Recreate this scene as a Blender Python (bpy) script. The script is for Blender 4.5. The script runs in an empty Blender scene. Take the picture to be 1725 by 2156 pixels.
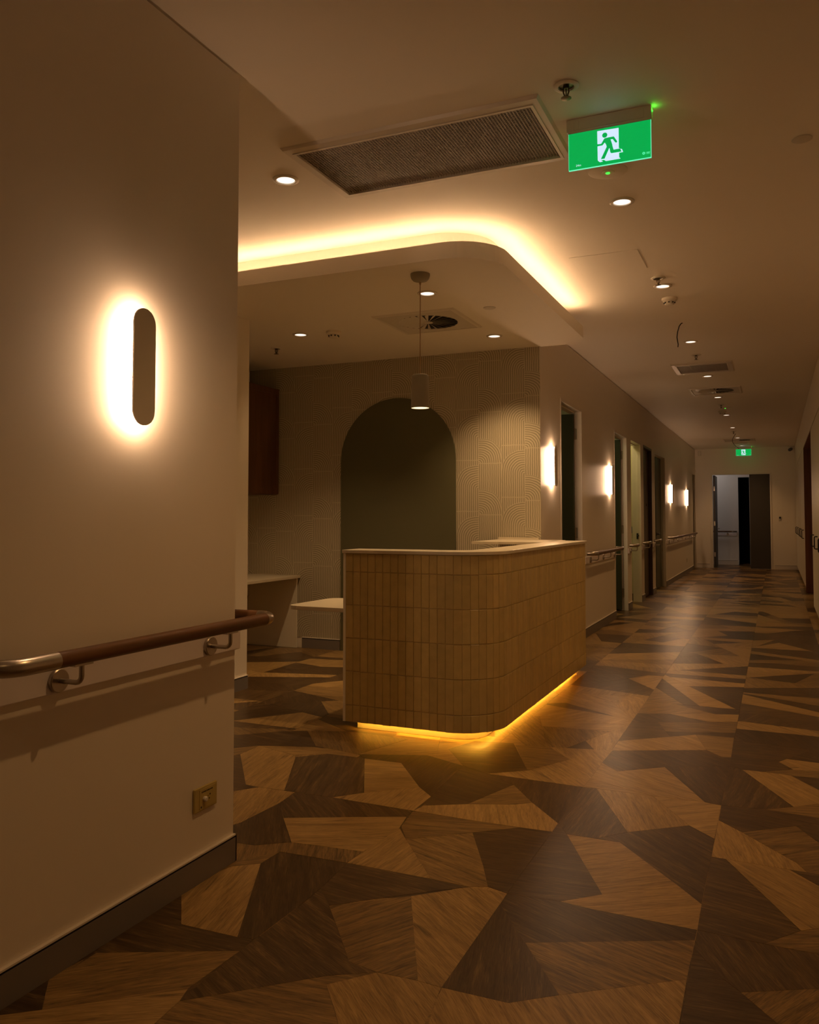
import bpy, math, random
from mathutils import Vector, Matrix
random.seed(7)
SC = bpy.context.scene
COL = SC.collection
R = math.radians

# ------------------------------------------------------------------ camera
cam_d = bpy.data.cameras.new('camera'); cam = bpy.data.objects.new('camera', cam_d); COL.objects.link(cam)
cam.location = (0, 0, 1.15317)
cam.rotation_euler = (R(90 + 2.37624), 0, R(23.8835))
cam_d.sensor_fit = 'VERTICAL'; cam_d.sensor_height = 36; cam_d.sensor_width = 36 * 1725 / 2156
cam_d.lens = 29.1287; cam_d.shift_y = -0.0288; cam_d.clip_start = 0.05; cam_d.clip_end = 100
SC.camera = cam

# ------------------------------------------------------------------ world, exposure
w = bpy.data.worlds.new('world'); SC.world = w; w.use_nodes = True
w.node_tree.nodes['Background'].inputs[0].default_value = (0, 0, 0, 1)
w.node_tree.nodes['Background'].inputs[1].default_value = 0
vs = SC.view_settings
vs.view_transform = 'Standard'; vs.look = 'None'; vs.gamma = 1; vs.use_curve_mapping = False
vs.exposure = 0.14
try:
    SC.cycles.sample_clamp_indirect = 4.0
    SC.cycles.max_bounces = 8; SC.cycles.diffuse_bounces = 6; SC.cycles.glossy_bounces = 3
    SC.cycles.caustics_reflective = False; SC.cycles.caustics_refractive = False
    SC.cycles.use_denoising = True
except Exception:
    pass

# lamp strengths and colours, used by the lamps' own builders
DOWN_W, DOWN_C = 28.0, (1, .54, .20)
ALC_W, ALC_C = 64.0, (1, .60, .27)
SCONCE_L, SCONCE_C = 60.0, (1, .61, .345)
COVE_L, COVE_C = 56.0, (1, .60, .30)
PLINTH_L, PLINTH_C = 105.0, (1, .52, .055)
PEND_W, PEND_C = 5.0, (1, .66, .30)
ROOM_W = 3.0

# ------------------------------------------------------------------ materials
def nodes(name):
    m = bpy.data.materials.new(name); m.use_nodes = True
    nt = m.node_tree; b = nt.nodes['Principled BSDF']
    return m, nt, b
def L(nt, a, b): nt.links.new(a, b)
def plain(name, c, rough=.5, metal=0.0, bump=0.0, bscale=200, var=0.0, spec=.5):
    m, nt, b = nodes(name)
    b.inputs['Base Color'].default_value = (*c, 1); b.inputs['Roughness'].default_value = rough
    b.inputs['Metallic'].default_value = metal; b.inputs['Specular IOR Level'].default_value = spec
    tc = nt.nodes.new('ShaderNodeTexCoord')
    n = nt.nodes.new('ShaderNodeTexNoise'); n.inputs['Scale'].default_value = bscale; n.inputs['Detail'].default_value = 3
    L(nt, tc.outputs['Object'], n.inputs['Vector'])
    if bump:
        bp = nt.nodes.new('ShaderNodeBump'); bp.inputs['Strength'].default_value = bump; bp.inputs['Distance'].default_value = .002
        L(nt, n.outputs['Fac'], bp.inputs['Height']); L(nt, bp.outputs['Normal'], b.inputs['Normal'])
    if var:
        n2 = nt.nodes.new('ShaderNodeTexNoise'); n2.inputs['Scale'].default_value = 6; n2.inputs['Detail'].default_value = 4
        L(nt, tc.outputs['Object'], n2.inputs['Vector'])
        mx = nt.nodes.new('ShaderNodeMix'); mx.data_type = 'RGBA'
        mx.inputs['A'].default_value = (*[k * (1 - var) for k in c], 1); mx.inputs['B'].default_value = (*[min(1, k * (1 + var)) for k in c], 1)
        L(nt, n2.outputs['Fac'], mx.inputs['Factor']); L(nt, mx.outputs['Result'], b.inputs['Base Color'])
    return m
def glow(name, c, s):
    m, nt, b = nodes(name)
    b.inputs['Base Color'].default_value = (*[min(1, k) for k in c], 1)
    b.inputs['Emission Color'].default_value = (*c, 1); b.inputs['Emission Strength'].default_value = s
    return m
def timber(name, c1, c2, scale=(1, 1, 1), rough=.4):
    m, nt, b = nodes(name)
    tc = nt.nodes.new('ShaderNodeTexCoord'); mp = nt.nodes.new('ShaderNodeMapping'); mp.inputs['Scale'].default_value = scale
    L(nt, tc.outputs['Object'], mp.inputs['Vector'])
    n = nt.nodes.new('ShaderNodeTexNoise'); n.inputs['Scale'].default_value = 12; n.inputs['Detail'].default_value = 5; n.inputs['Distortion'].default_value = .6
    L(nt, mp.outputs['Vector'], n.inputs['Vector'])
    cr = nt.nodes.new('ShaderNodeValToRGB'); cr.color_ramp.elements[0].position = .32; cr.color_ramp.elements[1].position = .68
    cr.color_ramp.elements[0].color = (*c1, 1); cr.color_ramp.elements[1].color = (*c2, 1)
    L(nt, n.outputs['Fac'], cr.inputs['Fac']); L(nt, cr.outputs['Color'], b.inputs['Base Color'])
    b.inputs['Roughness'].default_value = rough
    return m
def M2(nt, op, a, b=None, c=None):
    n = nt.nodes.new('ShaderNodeMath'); n.operation = op
    for i, x in enumerate((a, b, c)):
        if x is None: continue
        if isinstance(x, (int, float)): n.inputs[i].default_value = x
        else: L(nt, x, n.inputs[i])
    return n.outputs[0]

def wood_floor():
    m, nt, b = nodes('oak_vinyl')
    at = nt.nodes.new('ShaderNodeAttribute'); at.attribute_name = 'tone'
    ag = nt.nodes.new('ShaderNodeAttribute'); ag.attribute_name = 'grain'
    ge = nt.nodes.new('ShaderNodeNewGeometry')
    vr = nt.nodes.new('ShaderNodeVectorRotate'); vr.rotation_type = 'Z_AXIS'
    L(nt, ge.outputs['Position'], vr.inputs['Vector']); L(nt, ag.outputs['Fac'], vr.inputs['Angle'])
    mp = nt.nodes.new('ShaderNodeMapping'); mp.inputs['Scale'].default_value = (2.4, 30, 1)
    L(nt, vr.outputs['Vector'], mp.inputs['Vector'])
    cb = nt.nodes.new('ShaderNodeCombineXYZ'); L(nt, M2(nt, 'MULTIPLY', ag.outputs['Fac'], 7.3), cb.inputs['Z'])
    va = nt.nodes.new('ShaderNodeVectorMath'); va.operation = 'ADD'
    L(nt, mp.outputs['Vector'], va.inputs[0]); L(nt, cb.outputs[0], va.inputs[1])
    n1 = nt.nodes.new('ShaderNodeTexNoise'); n1.inputs['Scale'].default_value = 1.4; n1.inputs['Detail'].default_value = 5; n1.inputs['Distortion'].default_value = 1.2
    n2 = nt.nodes.new('ShaderNodeTexNoise'); n2.inputs['Scale'].default_value = 5; n2.inputs['Detail'].default_value = 6; n2.inputs['Distortion'].default_value = 1.5
    for n in (n1, n2): L(nt, va.outputs[0], n.inputs['Vector'])
    k = M2(nt, 'ADD', M2(nt, 'MULTIPLY', n1.outputs['Fac'], .5), M2(nt, 'MULTIPLY', n2.outputs['Fac'], .5))
    sh = M2(nt, 'MULTIPLY', M2(nt, 'SUBTRACT', k, .5), 1.55)
    mp3 = nt.nodes.new('ShaderNodeMapping'); mp3.inputs['Scale'].default_value = (2.2, 5.5, 1); L(nt, va.outputs[0], mp3.inputs['Vector'])
    n3 = nt.nodes.new('ShaderNodeTexNoise'); n3.inputs['Scale'].default_value = 4; n3.inputs['Detail'].default_value = 3; n3.inputs['Distortion'].default_value = .8
    L(nt, mp3.outputs['Vector'], n3.inputs['Vector'])
    po = nt.nodes.new('ShaderNodeMapRange'); po.interpolation_type = 'SMOOTHSTEP'; po.inputs['From Min'].default_value = .50; po.inputs['From Max'].default_value = .36; L(nt, n3.outputs['Fac'], po.inputs['Value'])
    n4 = nt.nodes.new('ShaderNodeTexNoise'); n4.inputs['Scale'].default_value = .5; n4.inputs['Detail'].default_value = 2; n4.inputs['Distortion'].default_value = 2.5; L(nt, va.outputs[0], n4.inputs['Vector'])
    kn = nt.nodes.new('ShaderNodeMapRange'); kn.interpolation_type = 'SMOOTHSTEP'; kn.inputs['From Min'].default_value = .66; kn.inputs['From Max'].default_value = .76; L(nt, n4.outputs['Fac'], kn.inputs['Value'])
    sh = M2(nt, 'SUBTRACT', sh, M2(nt, 'ADD', M2(nt, 'MULTIPLY', po.outputs[0], .17), M2(nt, 'MULTIPLY', kn.outputs[0], .22)))
    f = M2(nt, 'ADD', at.outputs['Fac'], sh)
    sh = M2(nt, 'ADD', sh, .06)
    f = M2(nt, 'ADD', at.outputs['Fac'], sh)
    cr = nt.nodes.new('ShaderNodeValToRGB'); e = cr.color_ramp.elements
    e[0].position = 0.0; e[0].color = (.036, .020, .009, 1)
    e[1].position = 1.0; e[1].color = (.44, .285, .110, 1)
    x = e.new(.30); x.color = (.088, .053, .023, 1)
    x = e.new(.62); x.color = (.245, .152, .055, 1)
    L(nt, f, cr.inputs['Fac']); L(nt, cr.outputs['Color'], b.inputs['Base Color'])
    b.inputs['Specular IOR Level'].default_value = .32
    ro = M2(nt, 'ADD', M2(nt, 'MULTIPLY', n2.outputs['Fac'], .16), .25); L(nt, ro, b.inputs['Roughness'])
    bp = nt.nodes.new('ShaderNodeBump'); bp.inputs['Strength'].default_value = .18; bp.inputs['Distance'].default_value = .001
    L(nt, n2.outputs['Fac'], bp.inputs['Height']); L(nt, bp.outputs['Normal'], b.inputs['Normal'])
    return m

def wallpaper():
    """columns of printed quarter arches and stripes; light lines on a taupe ground"""
    m, nt, b = nodes('arch_wallpaper')
    ge = nt.nodes.new('ShaderNodeNewGeometry'); sx = nt.nodes.new('ShaderNodeSeparateXYZ'); L(nt, ge.outputs['Position'], sx.inputs[0])
    W, P, NL = .1935, .4155, 11.0
    wob = nt.nodes.new('ShaderNodeTexNoise'); wob.inputs['Scale'].default_value = 14; wob.inputs['Detail'].default_value = 2
    L(nt, ge.outputs['Position'], wob.inputs['Vector'])
    wv = M2(nt, 'MULTIPLY', M2(nt, 'SUBTRACT', wob.outputs['Fac'], .5), .010)
    X = M2(nt, 'ADD', sx.outputs['X'], wv); Z = M2(nt, 'ADD', sx.outputs['Z'], wv)
    cu = M2(nt, 'DIVIDE', M2(nt, 'ADD', sx.outputs['X'], 2.3966 + 40 * W), W)      # column A starts at x=-2.3966
    ci = M2(nt, 'FLOOR', cu); fu = M2(nt, 'MULTIPLY', M2(nt, 'FRACT', cu), W)
    par = M2(nt, 'MODULO', ci, 2.0)                                               # 0 -> A, 1 -> B
    pair = M2(nt, 'FLOOR', M2(nt, 'MULTIPLY', M2(nt, 'SUBTRACT', ci, 40), .5))
    du = M2(nt, 'ADD', M2(nt, 'MULTIPLY', M2(nt, 'SUBTRACT', W, fu), M2(nt, 'SUBTRACT', 1.0, par)), M2(nt, 'MULTIPLY', fu, par))
    du = M2(nt, 'ADD', du, wv)
    # line height: A at 2.026, B at 1.998, next pair +.114
    z0 = M2(nt, 'ADD', M2(nt, 'MULTIPLY', par, -.028), M2(nt, 'ADD', 2.026 - 8 * P, M2(nt, 'MULTIPLY', pair, .112)))
    t = M2(nt, 'FLOORED_MODULO', M2(nt, 'SUBTRACT', Z, z0), P)
    hA = M2(nt, 'MULTIPLY', M2(nt, 'SUBTRACT', 1.0, par), .182)                    # arc centre height, A: .182, B: 0
    up = M2(nt, 'MAXIMUM', M2(nt, 'SUBTRACT', t, hA), 0.0)
    r = M2(nt, 'POWER', M2(nt, 'ADD', M2(nt, 'POWER', M2(nt, 'MAXIMUM', du, 1e-5), 2.45), M2(nt, 'POWER', M2(nt, 'MAXIMUM', up, 1e-5), 2.45)), 1 / 2.45)
    Rm = M2(nt, 'ADD', W * 1.0, M2(nt, 'MULTIPLY', par, W * .06))
    ins = M2(nt, 'LESS_THAN', r, Rm)
    rr = M2(nt, 'ADD', M2(nt, 'MULTIPLY', r, ins), M2(nt, 'MULTIPLY', du, M2(nt, 'SUBTRACT', 1.0, ins)))
    ph = M2(nt, 'MULTIPLY', M2(nt, 'FRACT', M2(nt, 'MULTIPLY', rr, NL / W)), 6.2832)
    s = M2(nt, 'MULTIPLY', M2(nt, 'ADD', M2(nt, 'COSINE', ph), 1.0), .5)
    line = nt.nodes.new('ShaderNodeMapRange'); line.interpolation_type = 'SMOOTHSTEP'
    line.inputs['From Min'].default_value = .30; line.inputs['From Max'].default_value = .72; L(nt, s, line.inputs['Value'])
    hl = M2(nt, 'LESS_THAN', t, .0055)
    edge = M2(nt, 'LESS_THAN', M2(nt, 'ABSOLUTE', M2(nt, 'SUBTRACT', r, Rm)), .004)
    ve = M2(nt, 'LESS_THAN', M2(nt, 'MINIMUM', fu, M2(nt, 'SUBTRACT', W, fu)), .0022)
    k = M2(nt, 'MAXIMUM', M2(nt, 'MAXIMUM', line.outputs[0], hl), M2(nt, 'MAXIMUM', M2(nt, 'MULTIPLY', edge, .4), M2(nt, 'MULTIPLY', ve, .7)))
    mx = nt.nodes.new('ShaderNodeMix'); mx.data_type = 'RGBA'
    mx.inputs['A'].default_value = (.300, .270, .195, 1); mx.inputs['B'].default_value = (.52, .475, .365, 1)
    L(nt, k, mx.inputs['Factor']); L(nt, mx.outputs['Result'], b.inputs['Base Color'])
    b.inputs['Roughness'].default_value = .62
    bp = nt.nodes.new('ShaderNodeBump'); bp.inputs['Strength'].default_value = .12; bp.inputs['Distance'].default_value = .001
    L(nt, k, bp.inputs['Height']); L(nt, bp.outputs['Normal'], b.inputs['Normal'])
    return m

def glazed(name, c):
    """glazed tile, each tile its own shade"""
    m, nt, b = nodes(name)
    oi = nt.nodes.new('ShaderNodeObjectInfo'); hsv = nt.nodes.new('ShaderNodeHueSaturation')
    at = nt.nodes.new('ShaderNodeAttribute'); at.attribute_name = 'shade'
    tc = nt.nodes.new('ShaderNodeNewGeometry'); n = nt.nodes.new('ShaderNodeTexNoise'); n.inputs['Scale'].default_value = 22; n.inputs['Detail'].default_value = 4
    L(nt, tc.outputs['Position'], n.inputs['Vector'])
    v = M2(nt, 'ADD', M2(nt, 'MULTIPLY', M2(nt, 'ADD', oi.outputs['Random'], at.outputs['Fac']), .17), M2(nt, 'ADD', M2(nt, 'MULTIPLY', n.outputs['Fac'], .4), .72))
    hsv.inputs['Color'].default_value = (*c, 1); L(nt, v, hsv.inputs['Value'])
    L(nt, hsv.outputs['Color'], b.inputs['Base Color'])
    b.inputs['Roughness'].default_value = .3
    bp = nt.nodes.new('ShaderNodeBump'); bp.inputs['Strength'].default_value = .25; bp.inputs['Distance'].default_value = .003
    L(nt, n.outputs['Fac'], bp.inputs['Height']); L(nt, bp.outputs['Normal'], b.inputs['Normal'])
    return m

MAT = dict(
    wall=plain('wall_paint', (.80, .74, .655), .42, bump=.05, bscale=260),
    ceil=plain('ceiling_paint', (.85, .80, .73), .62, bump=.03, bscale=300),
    white=plain('white_laminate', (.74, .70, .60), .4), board=plain('pale_vinyl_guard', (.80, .74, .76), .38),
    skirt=plain('grey_skirting', (.19, .17, .16), .38), black=plain('black_strip', (.006, .006, .007), .5),
    edge=plain('panel_edge_strip', (.92, .88, .80), .35), cap=plain('skirting_cap', (.72, .66, .6), .35),
    steel=plain('brushed_steel', (.44, .40, .35), .30, 1.0, bump=.05, bscale=120), chrome=plain('chrome', (.7, .66, .6), .15, 1.0),
    dark=plain('black_powdercoat', (.010, .009, .009), .4), frame=plain('door_frame_paint', (.76, .71, .64), .4), dark_leaf=plain('dark_door', (.040, .034, .027), .45),
    green_leaf=plain('dark_green_door', (.062, .070, .040), .4), brown_leaf=timber('brown_door', (.060, .038, .024), (.085, .055, .034), (1, 1, .08)),
    rail=timber('stained_handrail_timber', (.062, .024, .006), (.150, .060, .015), (1.4, .12, 1.4), .33),
    red_timber=timber('red_brown_timber', (.13, .040, .013), (.22, .075, .026), (1, 1, .1), .4),
    cab=timber('cabinet_timber', (.10, .042, .018), (.17, .075, .030), (1, 1, .1), .45),
    arch=plain('arch_green', (.105, .103, .055), .6, bump=.05), floor=wood_floor(), paper=wallpaper(),
    tile=glazed('glazed_tile', (.55, .425, .175)), grout=plain('grout', (.60, .45, .23), .7), stone=plain('cream_benchtop', (.66, .60, .48), .3),
    plinth=plain('plinth_laminate', (.74, .66, .5), .45), plastic=plain('cream_plastic', (.72, .68, .6), .45), yellow=plain('yellowed_plastic', (.48, .38, .13), .42),
    grey=plain('grey_vent_paint', (.60, .56, .50), .5), recess_shade=plain('recess_shade_black', (.02, .018, .016), .8), core=plain('egg_crate_grey', (.34, .30, .26), .5), alu=plain('grille_frame_paint', (.72, .67, .60), .35),
    cord=plain('beige_cord', (.40, .27, .16), .7), pend=plain('pendant_shade', (.29, .26, .18), .5), brass=plain('sprinkler_brass', (.12, .09, .06), .35, 1.0),
    room=plain('room_wall', (.62, .60, .40), .6), lobby=plain('lobby_wall', (.74, .74, .74), .5), plate=plain('light_faceplate', (.74, .69, .62), .5),
    blue=plain('blue_sign', (.03, .10, .30), .4), acry=plain('acrylic_edge', (.5, .8, .7), .2),
    sconce=glow('sconce_diffuser', SCONCE_C, SCONCE_L), cove=glow('cove_led', COVE_C, COVE_L), led=glow('plinth_led', PLINTH_C, PLINTH_L),
    lens=glow('downlight_lens', (1, .84, .68), 1.5), reflector=plain('downlight_reflector', (.8, .74, .66), .3),
    pendlens=glow('pendant_lens', (1, .78, .42), 1.9), sgreen=glow('exit_green', (.0, .36, .066), .96), swhite=glow('exit_white', (.62, .78, .98), .9),
    sedge=glow('exit_edge', (.12, .80, .45), 1.0), gled=glow('green_led', (.05, 1.0, .06), 1.6), label=plain('printed_label', (.03, .025, .015), .6),
)

# ------------------------------------------------------------------ mesh helpers
class MB:
    def __init__(s): s.v = []; s.f = []
    def add(s, vs_, fs):
        o = len(s.v); s.v += [tuple(p) for p in vs_]; s.f += [tuple(i + o for i in f) for f in fs]; return s
    def box(s, x0, y0, z0, x1, y1, z1):
        if x0 > x1: x0, x1 = x1, x0
        if y0 > y1: y0, y1 = y1, y0
        if z0 > z1: z0, z1 = z1, z0
        return s.add([(x0, y0, z0), (x1, y0, z0), (x1, y1, z0), (x0, y1, z0), (x0, y0, z1), (x1, y0, z1), (x1, y1, z1), (x0, y1, z1)],
                     [(0, 3, 2, 1), (4, 5, 6, 7), (0, 1, 5, 4), (1, 2, 6, 5), (2, 3, 7, 6), (3, 0, 4, 7)])
    def prism(s, pts, a, b, mp=lambda u, v, w: (u, v, w)):
        n = len(pts)
        return s.add([mp(u, v, a) for u, v in pts] + [mp(u, v, b) for u, v in pts],
                     [tuple(range(n))[::-1], tuple(range(n, 2 * n))] + [(i, (i + 1) % n, n + (i + 1) % n, n + i) for i in range(n)])
    def wallstrip(s, pts, a, b, mp=lambda u, v, w: (u, v, w), closed=True):
        n = len(pts); k = n if closed else n - 1
        return s.add([mp(u, v, a) for u, v in pts] + [mp(u, v, b) for u, v in pts], [(i, (i + 1) % n, n + (i + 1) % n, n + i) for i in range(k)])
    def tube(s, pts, r, n=10, caps=True):
        pts = [Vector(p) for p in pts]; rs = r if isinstance(r, (list, tuple)) else [r] * len(pts)
        ts = []
        for i in range(len(pts)):
            a = pts[max(0, i - 1)]; b = pts[min(len(pts) - 1, i + 1)]; ts.append((b - a).normalized())
        ref = Vector((0, 0, 1)) if abs(ts[0].z) < .9 else Vector((1, 0, 0))
        nrm = ts[0].cross(ref).normalized(); V = []
        for i, p in enumerate(pts):
            if i:
                q = ts[i - 1].rotation_difference(ts[i]); nrm = (q @ nrm).normalized()
            bi = ts[i].cross(nrm)
            for k in range(n):
                a = 2 * math.pi * k / n; V.append(p + (nrm * math.cos(a) + bi * math.sin(a)) * rs[i])
        F = [(i * n + k, i * n + (k + 1) % n, (i + 1) * n + (k + 1) % n, (i + 1) * n + k) for i in range(len(pts) - 1) for k in range(n)]
        if caps: F += [tuple(range(n))[::-1], tuple(range((len(pts) - 1) * n, len(pts) * n))]
        return s.add(V, F)
    def lathe(s, prof, n, c, axis='z', caps=True):
        V = []
        for r, h in prof:
            for k in range(n):
                a = 2 * math.pi * k / n; x, y = r * math.cos(a), r * math.sin(a)
                V.append((c[0] + x, c[1] + y, c[2] + h) if axis == 'z' else (c[0] + h, c[1] + x, c[2] + y) if axis == 'x' else (c[0] + y, c[1] + h, c[2] + x))
        F = [(i * n + k, i * n + (k + 1) % n, (i + 1) * n + (k + 1) % n, (i + 1) * n + k) for i in range(len(prof) - 1) for k in range(n)]
        if caps: F += [tuple(range(n))[::-1], tuple(range((len(prof) - 1) * n, len(prof) * n))]
        return s.add(V, F)
WL = {}
def obj(name, mb, mat, parent=None, smooth=False, bevel=0, kind=None, attrs=None):
    off = WL.get(parent.name, Vector()) if parent else Vector()
    me = bpy.data.meshes.new(name); me.from_pydata([tuple(Vector(p) - off) for p in mb.v], [], mb.f); me.update()
    import bmesh
    bm = bmesh.new(); bm.from_mesh(me); bmesh.ops.recalc_face_normals(bm, faces=bm.faces)
    if bevel: bmesh.ops.bevel(bm, geom=[e for e in bm.edges if e.calc_face_angle(0) > .6], offset=bevel, segments=2, profile=.5, affect='EDGES', clamp_overlap=True)
    bm.to_mesh(me); bm.free()
    if smooth:
        for p in me.polygons: p.use_smooth = True
        try: me.set_sharp_from_angle(angle=R(38))
        except Exception: pass
    me.materials.append(mat)
    for k, v in (attrs or {}).items():
        a = me.attributes.new(k, 'FLOAT', 'FACE'); a.data.foreach_set('value', v if isinstance(v, list) else [v] * len(me.polygons))
    o = bpy.data.objects.new(name, me); COL.objects.link(o)
    if parent: o.parent = parent
    WL[o.name] = off
    if kind: o['kind'] = kind
    return o
def thing(name, label, cat, loc, group=None):
    o = bpy.data.objects.new(name, None); COL.objects.link(o); o.empty_display_size = .05
    o.location = loc; WL[o.name] = Vector(loc); o['label'] = label; o['category'] = cat
    if group: o['group'] = group
    return o
def holder(name, loc=(0, 0, 0)):
    o = bpy.data.objects.new(name, None); COL.objects.link(o); o.location = loc; WL[o.name] = Vector(loc); o['kind'] = 'structure'; o.empty_display_size = .05
    return o
def tag(o, label, cat, group=None):
    o['label'] = label; o['category'] = cat
    if group: o['group'] = group
    return o
def struct(name, mb, mat, **k): return obj(name, mb, mat, kind='structure', **k)
def copy_tree(o, loc=None, parent=None, label=None, rotz=None):
    c = o.copy(); COL.objects.link(c); WL[c.name] = Vector(loc) if loc else WL.get(o.name, Vector())
    if parent: c.parent = parent
    for ch in list(o.children): copy_tree(ch, None, c)
    if loc: c.location = loc
    if label: c['label'] = label
    if rotz is not None: c.rotation_euler.z = rotz
    return c
def lamp(name, kind, loc, energy, color, parent=None, rot=None, **k):
    d = bpy.data.lights.new(name, kind); d.energy = energy; d.color = color
    for a, b in k.items(): setattr(d, a, b)
    o = bpy.data.objects.new(name, d); COL.objects.link(o)
    off = WL.get(parent.name, Vector()) if parent else Vector()
    o.location = Vector(loc) - off
    if parent: o.parent = parent
    if rot: o.rotation_euler = rot
    return o
def arc(cx, cy, r, a0, a1, n): return [(cx + r * math.cos(R(a0 + (a1 - a0) * i / n)), cy + r * math.sin(R(a0 + (a1 - a0) * i / n))) for i in range(n + 1)]
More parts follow.
